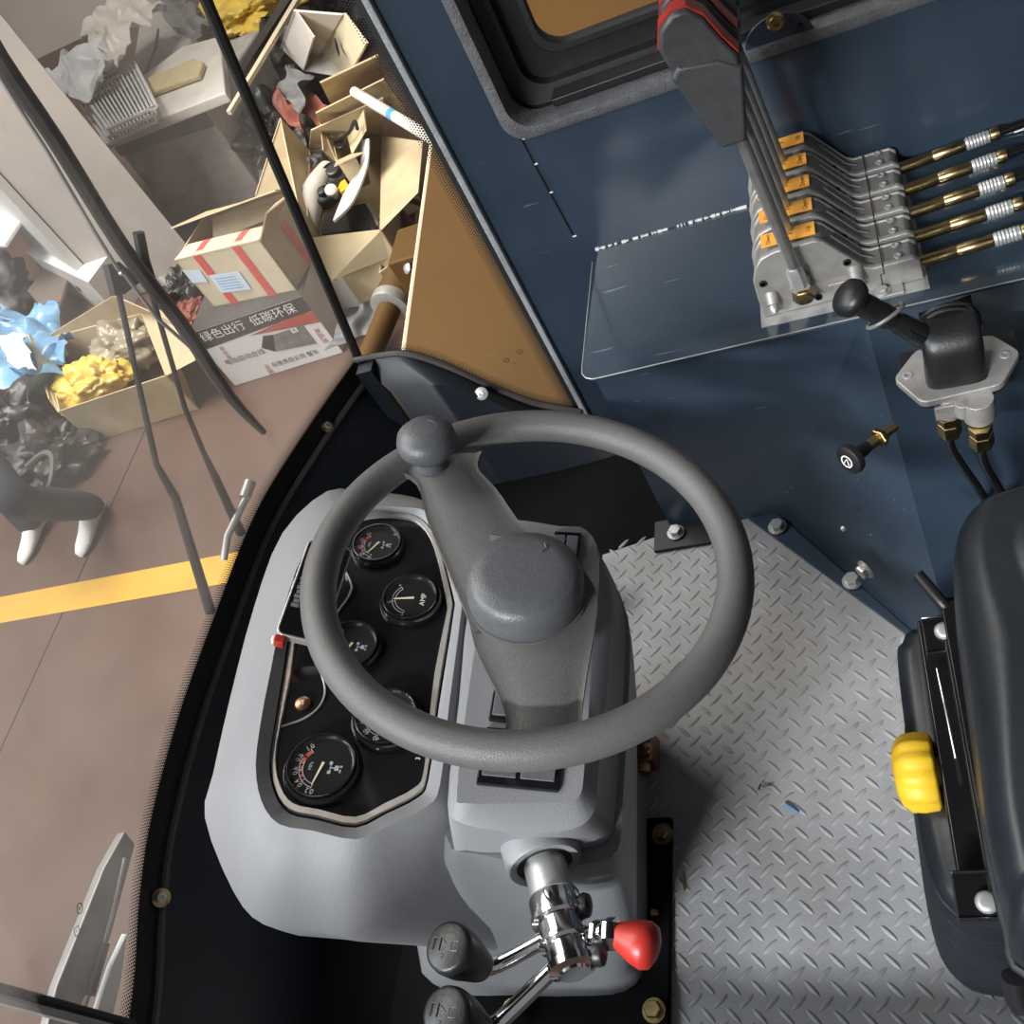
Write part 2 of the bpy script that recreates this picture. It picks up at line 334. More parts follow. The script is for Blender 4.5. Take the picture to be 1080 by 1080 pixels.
# black printed band and dots on the windscreen, inner face
b = B(); b.m(ink)
inn = [p + V((0.004, 0, 0)) for p in lowc]
b.loft([[ws(p, -0.075) for p in inn], [ws(p, 0.0) for p in inn]], closed=False)
acc = []
tot = 0
for i in range(len(inn) - 1):
    tot += (inn[i + 1] - inn[i]).length
def along(t):
    r = t
    for i in range(len(inn) - 1):
        l = (inn[i + 1] - inn[i]).length
        if r <= l: return inn[i].lerp(inn[i + 1], r / l), (inn[i + 1] - inn[i]).normalized()
        r -= l
    return inn[-1], (inn[-1] - inn[-2]).normalized()
def dot(c, t, u, r): b.add([c + t * r * math.cos(a * math.pi / 3) + u * r * math.sin(a * math.pi / 3) for a in range(6)], [(0, 1, 2, 3, 4, 5)], False)
SU = SL.normalized(); step = 0.0042
for k in range(int(1.25 / step)):
    for r in range(6):
        p, t = along(min(tot, (k + (0.5 if r % 2 else 0)) * step)); dot(p + SU * (0.0018 + r * 0.0036), t, SU, 0.00195 - 0.00022 * r)
struct(b.build('frit_band', parent=windscreen))
nW = (lowp[6] - lowp[4]).normalized().cross(SL).normalized()
mp_ = PN(84, 958, lowp[6] + V((.012, 0, 0)), nW); tW = (lowp[6] - lowp[4]).normalized(); bW = nW.cross(tW)
b = B(); b.m(ink).tube([mp_ + tW * .0055 * math.cos(k * math.pi / 8) + bW * .0055 * math.sin(k * math.pi / 8) for k in range(16)], .0005, 5, True); b.text('3', mp_, tW, SU, .007)
m2_ = PN(81, 982, lowp[6] + V((.012, 0, 0)), nW); b.tube([m2_ + tW * x + bW * y for x, y in ((-.006, 0), (0, .006), (.006, 0), (0, -.006))], .0005, 5, True); b.text('E', m2_, tW, SU, .005)
struct(b.build('glass_mark', parent=windscreen))
# seam between windscreen and quarter glass
b = B(); b.m(rubber)
s0 = V((-0.538, WY, 0.29)); b.tube([s0, s0 + SL * 0.63, s0 + SL * 1.15], 0.0085, 8); struct(b.build('trim_3'))
# quarter glass in the right wall plane
px0 = -0.205
qb = [V((-0.538, WY, 0.30))] + [PY(u, v, WY) for u, v in ((400, 371), (430, 369), (470, 381), (520, 404), (565, 421), (608, 431))]
qb[-1].x = px0
pane = qb + [V((px0 - 0.0, WY, 1.42)), V((-0.286, WY, 1.42))]
b = B(); b.m(sideglass).ngon(pane); quarter = struct(b.build('window_2'))
b = B(); b.m(ink)
qy = WY - 0.003
qc = [V((p.x, qy, p.z)) for p in curve(qb[1:], 5)]
b.loft([[p + V((0, 0, -0.03)) for p in qc], [p + V((0, 0, 0.001)) for p in qc]], closed=False)
def dotsalong(poly, nrm, rows=5):
    for r in range(rows):
        rem = 0.0 if r % 2 == 0 else step / 2
        for i in range(len(poly) - 1):
            d = poly[i + 1] - poly[i]; l = d.length; t = d / l; x = rem
            while x < l:
                u = nrm(t); dot(poly[i] + t * x + u * (0.002 + r * 0.0036), t, u, 0.00195 - 0.00024 * r); x += step
            rem = x - l
dotsalong(qc, lambda t: V((-t.z, 0, t.x)).normalized() if t.x > 0 else V((t.z, 0, -t.x)).normalized())
pe = [V((px0 - 0.012, qy, 0.07)), V((px0 - 0.012, qy, 1.2))]
dotsalong(pe, lambda t: V((-1, 0, 0)))
b.loft([[V((px0 - 0.012, qy, 0.06)), V((px0 - 0.012, qy, 1.42))], [V((px0 + 0.004, qy, 0.06)), V((px0 + 0.004, qy, 1.42))]], closed=False)
# small maker's marks etched in the glass
mk = PY(541, 374, qy); mx_ = (PY(551, 366, qy) - PY(533, 383, qy)).normalized(); my_ = V((-mx_.z, 0, mx_.x)); my_ = my_ if my_.z > 0 else -my_
for u, v, r in ((548, 371, 0.005), (534, 380, 0.0045)):
    c = PY(u, v, qy - 0.001); b.tube([c + mx_ * r * math.cos(a) + my_ * r * math.sin(a) for a in [k * math.pi / 8 for k in range(16)]], 0.0006, 5, True)
b.text('E', PY(548, 371, qy - 0.001), mx_, my_, 0.006); b.text('CCC', PY(534, 380, qy - 0.001), mx_, my_, 0.0035); b.text('43R-001', PY(543, 383, qy - 0.001), mx_, my_, 0.0035)
struct(b.build('frit_band', parent=quarter))

# front apron below the windscreen
b = B(); b.m(darkblue)
inner = [p + V((0.010, 0, 0)) for p in [ws(q, -0.06) for q in lowc]]
b.loft([[p for p in inner], [p + V((0.05, 0, -0.10)) for p in inner], [p + V((0.08, 0, -0.29)) for p in inner]], closed=False)
qa = [V((p.x, WY - 0.01, p.z - 0.004)) for p in curve(qb, 5)]
b.loft([qa, [V((p.x + 0.05, WY - 0.05, p.z - 0.05)) for p in qa], [V((p.x + 0.07, WY - 0.08, -0.04)) for p in qa]], closed=False)
b.box((-0.517, 0.568, 0.187), (0.03, 0.04, 0.215)); apron = struct(b.build('wall_front'))
b = B(); b.m(darkfloor).prism([V((p.x + 0.06, p.y, -0.07)) for p in inner] + [V((0.1, -0.86, -0.07)), V((0.1, 0.60, -0.07))], (0, 0, 0.06)); b.box((0.6, 0.2, -0.055), (1.0, 0.85, 0.06)); struct(b.build('floor_pan'))
b = B(); b.m(mat('brownish_rubber', (0.055, 0.05, 0.047), 0.55, 0, 0.1, 30))
lip = [p + V((0.012, 0, 0.004)) for p in [ws(q, -0.052) for q in lowc]]
b.tube(lip, 0.006, 8); b.tube([V((p.x, WY - 0.012, p.z + 0.002)) for p in curve(qb, 5)], 0.0055, 8)
struct(b.build('rubber_lip', parent=apron))
for u, v, t in ((345, 450, 0), (170, 947, 0), (508, 415, 1)):
    b = B(); b.m(steel if t else brass)
    if t: c = PY(u, v, 0.545); ax = V((0.15, -0.8, 0.55))
    else: c = PZ(u, v, 0.264); ax = V((0.75, -0.1, 0.6))
    b.lathe(c, ax, [(0.0115, 0), (0.0115, 0.002), (0.007, 0.004)], 24); b.m(steel); b.lathe(c + V(ax).normalized() * 0.003, ax, [(0.006, 0), (0.0055, 0.003), (0.003, 0.0035), (0.003, 0.001)], 16)
    struct(b.build('bolt', parent=apron))

# right wall: pillar strip, panel below window, window opening
SZ = 0.377                                    # shelf height
wx0, wz0, wx1, wz1 = -0.100, 0.597, 0.98, 1.41
b = B(); b.m(blue)
T = 0.03
def wallbox(x0, x1, z0, z1, th=T, y=WY): b.box(((x0 + x1) / 2, y + th / 2, (z0 + z1) / 2), (x1 - x0, th, z1 - z0))
wallbox(px0 + 0.004, wx0, -0.04, 1.5); wallbox(wx0, wx1, -0.04, wz0); wallbox(wx1, 1.15, -0.04, 1.5); wallbox(wx0, wx1, wz1, 1.5)
wall = struct(b.build('wall_right'))
# overlapping sheet whose edge shows as a line from the window corner down to the shelf
b = B(); b.m(blue)
b.prism([V((-0.086, WY - 0.0015, wz0 - 0.012)), V((0.98, WY - 0.0015, wz0 - 0.012)), V((0.98, WY - 0.0015, SZ)), V((-0.058, WY - 0.0015, SZ)), V((-0.082, WY - 0.0015, 0.41))], (0, 0.004, 0)); struct(b.build('lower_sheet', parent=wall, bevel=0.001))
b = B(); b.m(ink).tube([PY(549, 146, WY - .0012), PY(570, 186, WY - .0012), PY(604, 248, WY - .0012)], .0016, 6)
for u, v in ((553, 146), (565, 173), (581, 203), (606, 249)): b.m(white).box(PY(u, v, WY - .002), (.006, .001, .002))
struct(b.build('sheet_seam', parent=wall))
# pale sealant strip down the front pillar edge
b = B(); b.m(sealm).box((px0 + 0.004, WY - 0.003, 0.72), (0.010, 0.014, 1.36)); struct(b.build('pillar_seal', parent=wall, bevel=0.002))
# rubber edge trim around the opening
b = B(); b.m(trimgrey)
rr = 0.035; loop = []
for cx, cz, a0 in ((wx0 + rr, wz0 + rr, 180), (wx1 - rr, wz0 + rr, 270), (wx1 - rr, wz1 - rr, 0), (wx0 + rr, wz1 - rr, 90)):
    for k in range(7):
        a = math.radians(a0 + 15 * k); loop.append(V((cx + rr * math.cos(a), 0, cz + rr * math.sin(a))))
def ring(off, y): 
    cxm, czm = (wx0 + wx1) / 2, (wz0 + wz1) / 2
    return [V((p.x + (off if p.x > cxm else -off), y, p.z + (off if p.z > czm else -off))) for p in loop]
b.loft([ring(0.010, WY - 0.001), ring(0.012, WY - 0.006), ring(0.004, WY - 0.010), ring(-0.004, WY - 0.009), ring(-0.006, WY + 0.002), ring(-0.006, WY + 0.03), ring(0.0, WY + 0.03)], False, False)
struct(b.build('edge_trim', parent=wall))
# deep black window frame
b = B(); b.m(black)
b.loft([ring(-0.004, WY + 0.005), ring(-0.004, WY + 0.045), ring(-0.026, WY + 0.05), ring(-0.026, WY + 0.068), ring(-0.058, WY + 0.070), ring(-0.058, WY + 0.10), ring(0.01, WY + 0.10)], False, False, smooth=False)
frame = struct(b.build('window_3'))
b = B(); b.m(sideglass).ngon(ring(-0.056, WY + 0.09)); struct(b.build('pane', parent=frame))
b = B(); b.m(rubber).loft([ring(-0.053, WY + 0.069), ring(-0.056, WY + 0.063), ring(-0.064, WY + 0.063), ring(-0.066, WY + 0.071)], False, False); struct(b.build('glazing_seal', parent=frame))
# inner slide rail of the window
b = B(); b.m(black).box((0.45, WY + 0.03, wz0 + 0.014), (0.98, 0.03, 0.012)); struct(b.build('slide_rail', parent=frame, bevel=0.002))

# shelf with rounded front corner
b = B(); b.m(bluegloss)
c0, c1 = PZ(610, 402, SZ), PZ(645, 240, SZ)
fy = 0.306
pts = [V((-0.058, WY, SZ)), V((-0.066, 0.335, SZ))] + [V((-0.066 + 0.022 * (1 - math.cos(a)), 0.328 - 0.022 * math.sin(a), SZ)) for a in (0.3, 0.8, 1.3, 1.57)] + [V((1.05, fy, SZ)), V((1.05, WY, SZ))]
b.prism([p - Z3 * 0.004 for p in pts], (0, 0, 0.004))
shelf = struct(b.build('side_shelf'))
b = B(); b.m(steel).tube([V((-0.0655, 0.56, SZ)), V((-0.066, 0.335, SZ))] + pts[2:6] + [V((1.0, fy, SZ))], 0.0009, 6); struct(b.build('worn_edge', parent=shelf))
b = B(); b.m(white)
random.seed(3)
for k in range(70):      # chipped paint along the wall joint
    x = -0.06 + random.random() ** 1.0 * 0.25; w = random.uniform(0.001, 0.006)
    b.box((x, WY - 0.003, SZ + 0.002), (w, random.uniform(0.001, 0.004), random.uniform(0.001, 0.004)))
for k in range(22):
    x = 0.40 + random.random() * 0.14; b.box((x, WY - 0.003 - random.random() * 0.006, SZ + 0.001 + random.random() * 0.004), (random.uniform(0.006, 0.02), 0.002, 0.001), rot=random.uniform(-.2, .2))
struct(b.build('chipped_paint', parent=shelf))
# lower side box: upright part, sloped diagonal panel, rear return
b = B(); b.m(blue)
A0, A1 = V((-0.055, 0.335, 0)), V((0.116, 0.322, 0)); D1 = V((0.335, 0.012, 0)); E1 = V((0.75, 0.22, 0))
T0, T1, T2, T3 = V((-0.055, 0.33, SZ - 0.004)), V((0.116, 0.312, SZ - 0.004)), V((0.300, 0.312, SZ - 0.004)), V((0.75, 0.40, SZ - 0.004))
b.add([A0, A1, D1, E1, T0, T1, T2, T3], [(0, 1, 5, 4), (1, 2, 6, 5), (2, 3, 7, 6)], False)
b.add([A0, T0, V((-0.055, 0.59, SZ - 0.004)), V((-0.055, 0.59, 0))], [(0, 1, 2, 3)], False)
box_ = struct(b.build('wall_side_box'))
# floor flange in front of the diagonal
b = B(); b.m(blue)
F0, F1 = V((0.072, 0.322, 0.0)), V((0.30, 0.055, 0.0))
F2, F3 = V((0.116, 0.322, 0.0)), V((0.325, 0.045, 0.0))
b.add([F0 + Z3 * .006, F1 + Z3 * .006, D1 + Z3 * .006, A1 + Z3 * .006, F0, F1, D1, A1], [(0, 1, 2, 3), (0, 4, 5, 1)], False)
struct(b.build('floor_flange', parent=box_))
pn = (D1 - A1).cross(T1 - A1).normalized(); pn = pn if pn.y < 0 else -pn
for nm, c, ax in (('bolt', PZ(820, 556, 0.008), Z3), ('bolt', PZ(899, 613, 0.008), Z3), ('bolt', PN(914, 600, A1, pn), pn)):
    b = B(); b.m(steel); bolt(b, c, ax, 0.0105); struct(b.build(nm, parent=box_))
b = B(); b.m(steel); c = PN(890, 557, A1, pn); b.lathe(c, pn, [(0.004, 0), (0.003, 0.004)], 10); struct(b.build('rivet', parent=box_))
b = B(); b.m(darkblue).box((-0.03, 0.315, 0.004), (0.10, 0.06, 0.008)); fl = struct(b.build('front_flange', parent=box_, bevel=0.002))
b = B(); b.m(steel); bolt(b, PZ(713, 562, 0.01), Z3, 0.0105); struct(b.build('bolt', parent=box_))
b = B(); b.m(steel); c = PZ(957, 676, 0.001); b.lathe(c, Z3, [(0.009, 0), (0.009, 0.0015), (0.003, 0.002)], 20); struct(b.build('bolt', parent=box_))
# grommet for the hoses
gn = (E1 - D1).cross(T2 - D1).normalized(); gn = gn if gn.y < 0 else -gn
GR = PN(1036, 526, D1, gn)
b = B(); b.m(rubber).lathe(GR, gn, [(0.030, 0), (0.030, 0.005), (0.024, 0.010), (0.012, 0.010), (0.012, 0.0)], 28, capa=False, capb=False); struct(b.build('grommet', parent=box_))
# roof, rear wall, left posts
b = B(); b.m(roofm).box((0.40, -0.14, 1.50), (1.6, 1.55, 0.06)); struct(b.build('ceiling'))
b = B(); b.m(blue).box((1.16, -0.14, 0.35), (0.04, 1.5, 0.8)); struct(b.build('wall_rear'))
b = B(); b.m(blue).box((1.12, -0.87, 0.75), (0.08, 0.06, 1.5)); struct(b.build('trim_4'))
b = B(); b.m(blue).box((-0.40, -0.88, 0.75), (0.05, 0.05, 1.5)); struct(b.build('trim_5'))
b = B(); b.m(darkblue).box((0.40, -0.625, 0.092), (1.5, 0.05, 0.265)); struct(b.build('trim_6', bevel=0.006))

# ================================================================== DASHBOARD CONSOLE
WN = V((0.3372, 0.0886, 1)).normalized(); WC = V((0.005, -0.168, 0.6115)); WR = 0.18; WT = 0.0156
WX = (UX - WN * UX.dot(WN)).normalized(); WYY = WN.cross(WX)      # wheel plane axes
def off(o): return WC + WN * o
def PP(u, v, o): return PN(u, v, off(o), WN)
dash_ = thing('dashboard_console', 'grey moulded dashboard console with five round gauges under the steering wheel', 'dashboard', (-0.16, -0.2, 0))
# instrument housing: loops of matching points (inner opening, ridge, outer flank, base)
op = [(391, 541), (425, 541), (446, 548), (462, 572), (478, 628), (478, 650), (463, 745), (452, 822), (441, 841), (408, 858), (375, 873), (335, 865), (305, 858), (290, 838), (284, 806), (290, 760), (298, 711), (308, 655), (330, 590), (362, 553)]
rg = [(388, 530), (428, 530), (456, 534), (476, 560), (492, 620), (492, 652), (482, 745), (474, 832), (458, 858), (415, 880), (376, 895), (325, 885), (285, 878), (264, 850), (258, 806), (264, 755), (276, 700), (290, 640), (314, 575), (350, 540)]
ou = [(385, 519), (425, 522), (455, 532), (482, 558), (500, 605), (505, 660), (505, 750), (500, 860), (484, 894), (435, 938), (379, 983), (330, 981), (278, 975), (246, 940), (216, 862), (225, 815), (243, 735), (268, 640), (298, 562), (345, 518)]
l0 = [PP(u, v, -0.145) for u, v in op]; l1 = [PP(u, v, -0.128) for u, v in op]; l1b = [PP(u, v, -0.119) for u, v in [((a[0] * .45 + c[0] * .55), (a[1] * .45 + c[1] * .55)) for a, c in zip(op, rg)]]
l2 = [PP(u, v, -0.125) for u, v in rg]
l2b = [PP(u, v, -0.145) for u, v in [((a[0] * .55 + c[0] * .45), (a[1] * .55 + c[1] * .45)) for a, c in zip(rg, ou)]]
l3 = [PP(u, v, -0.215) for u, v in ou]
cen = sum(l3, V((0, 0, 0))) / len(l3)
l4 = [V((cen.x + (p.x - cen.x) * 0.99, cen.y + (p.y - cen.y) * 0.99, p.z - 0.03)) for p in l3]
l5 = [V((cen.x + (p.x - cen.x) * 0.55 + 0.02, cen.y + (p.y - cen.y) * 0.7, 0.14)) for p in l3]
def sm(l): return smoothloop(l, 3)
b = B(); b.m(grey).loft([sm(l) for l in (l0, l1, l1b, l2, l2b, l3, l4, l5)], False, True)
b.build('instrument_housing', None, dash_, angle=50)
# black instrument panel with bright trim
PO = -0.135
b = B(); b.m(blackgloss)
pl = sm([PP(u, v, PO) for u, v in op]); b.prism([p - WN * 0.004 for p in pl], WN * 0.004)
panel = b.build('instrument_panel', None, dash_)
b = B(); b.m(trimsil)
pc = sum(pl, V((0, 0, 0))) / len(pl)
def shrink(l, d): return [p + (pc - p).normalized() * d for p in l]
b.loft([shrink(pl, 0.002), [p + WN * 0.003 for p in shrink(pl, 0.003)], [p + WN * 0.003 for p in shrink(pl, 0.0085)], shrink(pl, 0.0095)], False, False); b.build('chrome_trim', None, panel)
for px in (((292, 768), (320, 758), (337, 745), (343, 728), (338, 708), (333, 692)), ((352, 652), (360, 640), (371, 622), (366, 605), (356, 590)), ((356, 645), (366, 632), (372, 618)), ((358, 592), (364, 600), (366, 612))):
    b = B(); b.m(trimsil); b.tube([PP(u, v, PO + 0.001) for u, v in px], 0.0011, 6, smoothpts=4); b.build('divider_line', None, panel)
GX = WYY * 1.0; GY = -WX                                            # gauge right and up as the driver reads it
def gauge(u, v, r, nums, txt, needle, red, icon=True):
    c = PP(u, v, PO); b = B(); b.m(blackgloss)
    b.lathe(c, WN, [(r * 1.02, 0), (r * 1.04, 0.003), (r * 1.0, 0.006), (r * 0.97, 0.008), (r * 0.93, 0.008), (r * 0.91, 0.0065), (r * 0.90, 0.010), (r * 0.86, 0.0108), (r * 0.80, 0.007), (r * 0.8, 0.003)], 40, capa=False, capb=False); b.m(chrome).lathe(c + WN * .0102, WN, [(r * .905, 0), (r * .90, .0009), (r * .875, .0009)], 40, capa=False, capb=False)
    g = b.build('gauge', None, dash_); BASE[g] = BASE[dash_]
    b = B(); b.m(blackgloss).lathe(c, WN, [(r * 0.82, 0.002), (r * 0.82, 0.005)], 36)
    F = lambda a, rr: c + WN * 0.0056 + (GX * math.sin(a) + GY * math.cos(a)) * rr
    N = len(nums)
    lo, hi = math.radians(-78), math.radians(48)
    for k in range(40):
        a0 = lo + (hi - lo) * k / 40; a1 = lo + (hi - lo) * (k + 1) / 40
        b.m(red_ink if red and k / 40 > 0.72 else white)
        for r0, r1 in (((0.50, 0.515), (0.60, 0.615)) if True else ()): b.add([F(a0, r * r0), F(a0, r * r1), F(a1, r * r1), F(a1, r * r0)], [(0, 1, 2, 3)], False)
        if red and k / 40 > 0.3 and k % 8 not in (0, 1): b.m(red_ink); b.add([F(a0, r * .52), F(a0, r * .595), F(a1, r * .595), F(a1, r * .52)], [(0, 1, 2, 3)], False)
    b.m(white)
    for k, t in enumerate(nums):
        a = lo + (hi - lo) * (k / max(1, N - 1)); d = GX * math.sin(a) + GY * math.cos(a)
        b.text(t, F(a, r * 0.70), V(GX) * math.cos(a) - V(GY) * math.sin(a), d, r * 0.19)
        b.add([F(a - .012, r * .5), F(a - .012, r * .63), F(a + .012, r * .63), F(a + .012, r * .5)], [(0, 1, 2, 3)], False)
    if txt: b.text(txt, c + WN * 0.0056 - GY * r * 0.42 + GX * r * (0.0 if not icon else -.1), GX, GY, r * 0.25)
    if icon:      # lubricator pictogram
        b.m(mat('dial_icon_print', (.36, .42, .46), .5))
        o = c + WN * 0.0056 - GY * r * 0.24
        def rc(x0, y0, x1, y1): b.add([o + GX * r * x * .8 + GY * r * y * .8 for x, y in ((x0, y0), (x1, y0), (x1, y1), (x0, y1))], [(0, 1, 2, 3)], False)
        rc(-.09, -.27, .09, -.13); rc(-.02, -.13, .02, .0); rc(-.22, -.03, -.11, .08); rc(.11, -.03, .22, .08); rc(-.12, .0, .12, .03); rc(-.16, -.36, -.04, -.31); rc(.03, -.38, .1, -.3)
        b.text('MPa', c + WN * 0.0056 + GY * r * 0.3, GX, GY, r * 0.14)
    b.build('dial', None, g)
    b = B(); b.m(needlem); a = math.radians(needle); d = GX * math.sin(a) + GY * math.cos(a); w = WN.cross(d)
    o = c + WN * 0.0068; b.prism([o - d * r * .12 - w * .0012, o + d * r * .55 - w * .0005, o + d * r * .55 + w * .0005, o - d * r * .12 + w * .0012], WN * 0.0006); b.build('needle', None, g)
    b = B(); b.m(lens); b.ngon([c + WN * 0.0092 + (GX * math.cos(k * .2094) + GY * math.sin(k * .2094)) * r * .86 for k in range(30)]); b.build('glass_lens', None, g)
red_ink = mat('red_dial_print', (0.50, 0.06, 0.04), 0.5); needlem = mat('needle_cream', (0.75, 0.65, 0.45), 0.5)
gauge(399, 578, 0.0285, ('10', '20', '30', '40', '45'), '', -60, True)
gauge(434, 635, 0.0312, ('-', '0', '+'), 'AMP', -8, False, False)
gauge(371, 685, 0.0305, ('0.2', '0.4', '0.6', '0.8', '1.0'), '', -70, True)
gauge(409, 760, 0.0325, ('40', '60', '80', '100', '120'), '', -60, True)
gauge(341, 812, 0.0345, ('0.2', '0.4', '0.6', '0.8', '1.0'), '', -78, True)
b = B(); b.m(copper); c = PP(320, 743, PO); b.lathe(c, WN, [(0.0075, 0), (0.0075, 0.003), (0.006, 0.004)], 20); b.m(white).text('2A', c + WN * 0.0043, GX, GY, 0.005); b.build('indicator_lamp', None, dash_)
b = B(); b.m(white); b.text('3', PP(441, 800, PO + .0006), GX, GY, 0.006); b.build('printed_mark', None, panel)
# column cover
cv = [(512, 553), (590, 555), (618, 559), (632, 590), (626, 680), (617, 800), (612, 838), (596, 846), (540, 848), (490, 847), (482, 835), (492, 745), (505, 650)]
cvo = [(515, 562), (592, 557), (620, 566), (646, 622), (648, 700), (636, 820), (631, 862), (606, 884), (550, 888), (488, 876), (472, 848), (484, 740), (494, 640)]
m0 = [PP(u, v, -0.090) for u, v in cv]
m1 = [PP(u, v, -0.100) for u, v in [((a[0] * .25 + c[0] * .75), (a[1] * .25 + c[1] * .75)) for a, c in zip(cv, cvo)]]
m2 = [PP(u, v, -0.122) for u, v in cvo]
cvf = [(520, 570), (600, 563), (628, 578), (657, 640), (659, 720), (650, 840), (644, 880), (622, 893), (556, 899), (492, 897), (478, 880), (484, 740), (494, 640)]
m3 = [PP(u, v, -0.150) for u, v in cvf]
b = B(); b.m(grey).loft([sm(l) for l in (m0, m1, m2, m3)], True, False, smooth=True); b.build('column_cover', None, dash_, angle=35)
# lower flank and pedestal
pk = [(520, 575), (602, 568), (632, 590), (662, 650), (663, 740), (657, 840), (654, 888), (636, 908), (580, 912), (500, 900), (470, 880), (470, 760), (490, 640)]
k0 = [PP(u, v, -0.152) for u, v in pk]
kc = V((-0.13, -0.18, 0))
def lev(z, tgt, w): return [V((p.x + (t.x - p.x) * w, p.y + (t.y - p.y) * w, z)) for p, t in zip(k0, tgt)]
ftp = [V(p) for p in ((-0.33, -0.02, 0), (-0.20, 0.03, 0), (-0.115, 0.01, 0), (-0.085, -0.05, 0), (-0.080, -0.12, 0), (-0.076, -0.22, 0), (-0.075, -0.33, 0), (-0.098, -0.365, 0), (-0.16, -0.372, 0), (-0.24, -0.372, 0), (-0.36, -0.36, 0), (-0.38, -0.22, 0), (-0.37, -0.10, 0))]
k1 = [V((p.x + (t.x - p.x) * .12, p.y + (t.y - p.y) * .12, p.z - .055)) for p, t in zip(k0, ftp)]
k2 = [V((p.x * .6 + t.x * .4 - 0.01, p.y * .6 + t.y * .4 + 0.012, 0.24)) for p, t in zip(k0, ftp)]
k3 = [V((t.x, t.y, 0.05)) for t in ftp]; k4 = [V((kc.x + (t.x - kc.x) * 1.02, kc.y + (t.y - kc.y) * 1.02, 0.004)) for t in ftp]
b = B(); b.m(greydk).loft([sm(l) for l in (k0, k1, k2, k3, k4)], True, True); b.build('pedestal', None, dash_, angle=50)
# shaft collar ring in the front of the column
HC = PY(573, 907, -0.379); TA = (PZ(601, 1008, HC.z + 0.006) - HC).normalized()
b = B(); b.m(grey).lathe(HC - TA * 0.03, TA, [(0.0330, 0.0), (0.0325, 0.033), (0.030, 0.036), (0.0240, 0.035), (0.0225, 0.030)], 32, capa=False, capb=False)
b.m(ink).lathe(HC - TA * 0.003, TA, [(0.0238, 0), (0.0238, 0.0065)], 28); b.build('shaft_hole', None, dash_)
# rocker switches
def switch(u0, v0, u1, v1, o=-0.0895):
    a, c = PP(u0, v0, o), PP(u1, v1, o); m = (a + c) / 2; sx = abs((c - a).dot(WX)); sy = abs((c - a).dot(WYY))
    b = B(); b.m(blackgloss).box(m, (sx, sy, 0.006), ax=(WX, WYY, WN)); s_ = b.build('rocker_switch', None, dash_, bevel=0.0012)
    b = B(); b.m(capm)
    for k in (-1, 1): b.box(m + WX * k * sx * 0.235 + WN * 0.004, (sx * 0.42, sy * 0.72, 0.005), ax=(WX, (WYY + WN * .15).normalized(), (WN - WYY * .15).normalized()))
    b.build('rocker', None, s_, bevel=0.001)
    b = B(); b.m(white).text('I', m + WX * sx * 0.3 + WN * 0.0075, GX, GY, 0.005); b.build('switch_mark', None, s_)
switch(513, 768, 589, 836); switch(521, 728, 580, 766); switch(585, 562, 606, 620)
for u, v, o in ((519, 881, -0.124), (306, 973, -0.214), (638, 690, -0.118), (637, 714, -0.119)):
    b = B(); b.m(steel); c = PP(u, v, o + 0.001); ax = V((0.2, -1, .5)) if v > 800 else V((1, 0.1, .6)); b.lathe(c, ax, [(0.004, -0.002), (0.004, 0.0015), (0.0015, 0.002), (0.0015, 0.0005)], 14); b.build('screw', None, dash_)
# copper-coloured valve fitting at the foot of the column
b = B(); b.m(copper); c = PZ(680, 792, 0.03)
b.box(c, (0.032, 0.045, 0.04)); b.cyl(c + V((0, 0.02, 0.005)), c + V((0.0, -0.035, 0.005)), 0.011); b.lathe(c + V((0.01, -0.01, 0.02)), Z3, [(0.01, 0), (0.01, 0.008), (0.005, 0.012)], 6)
tag(b.build('copper_fitting', bevel=0.003), 'copper-coloured pipe fitting on the floor beside the steering column foot', 'fitting')
# base plate and bolts
b = B(); b.m(darkfloor); 
P0, P1 = PZ(712, 862, 0.012), PZ(708, 1078, 0.012)
b.box(((-0.42 - 0.044) / 2, (-0.155 - 0.46) / 2, 0.006), (0.376, 0.305, 0.012)); bp_ = thing('base_plate', 'black steel base plate bolted to the floor under the steering column', 'plate', (-0.23, -0.3, 0)); b.build('plate', None, bp_, bevel=0.002)
for u, v in ((699, 880), (690, 1066)):
    b = B(); b.m(brass); bolt(b, PZ(u, v, 0.012), Z3, 0.0105); b.build('bolt', None, bp_)
b = B(); b.m(brass); bolt(b, PZ(540, 1064, 0.03), Z3, 0.009); b.build('bolt', None, bp_)
b = B(); b.m(copper); b.lathe(PZ(687, 963, 0.02), UX, [(0.005, 0), (0.005, 0.006), (0.003, 0.009)], 8); b.build('drain_plug', None, bp_)
# pedals in the dark footwell
for k, (x, y) in enumerate(((-0.30, 0.19), (-0.19, 0.23))):
    t = thing('foot_pedal', ('dark foot pedal beside the steering column, nearer the windscreen', 'dark foot pedal beyond the steering column, nearer the side shelf')[k], 'pedal', (x, y, 0), 'foot pedals')
    b = B(); b.m(black).box((x, y, 0.10), (0.09, 0.055, 0.012), ax=(V((0.82, -.3, -0.45)).normalized(), V((.3, .95, 0)).normalized(), V((0.45, -.1, 0.87)).normalized())); b.build('pedal_pad', None, t, bevel=0.004)
    b = B(); b.m(steel if 0 else black).tube([(x, y, 0.095), (x - 0.03, y + 0.02, 0.06), (x - 0.05, y + 0.02, 0.0)], 0.008); b.build('pedal_arm', None, t)

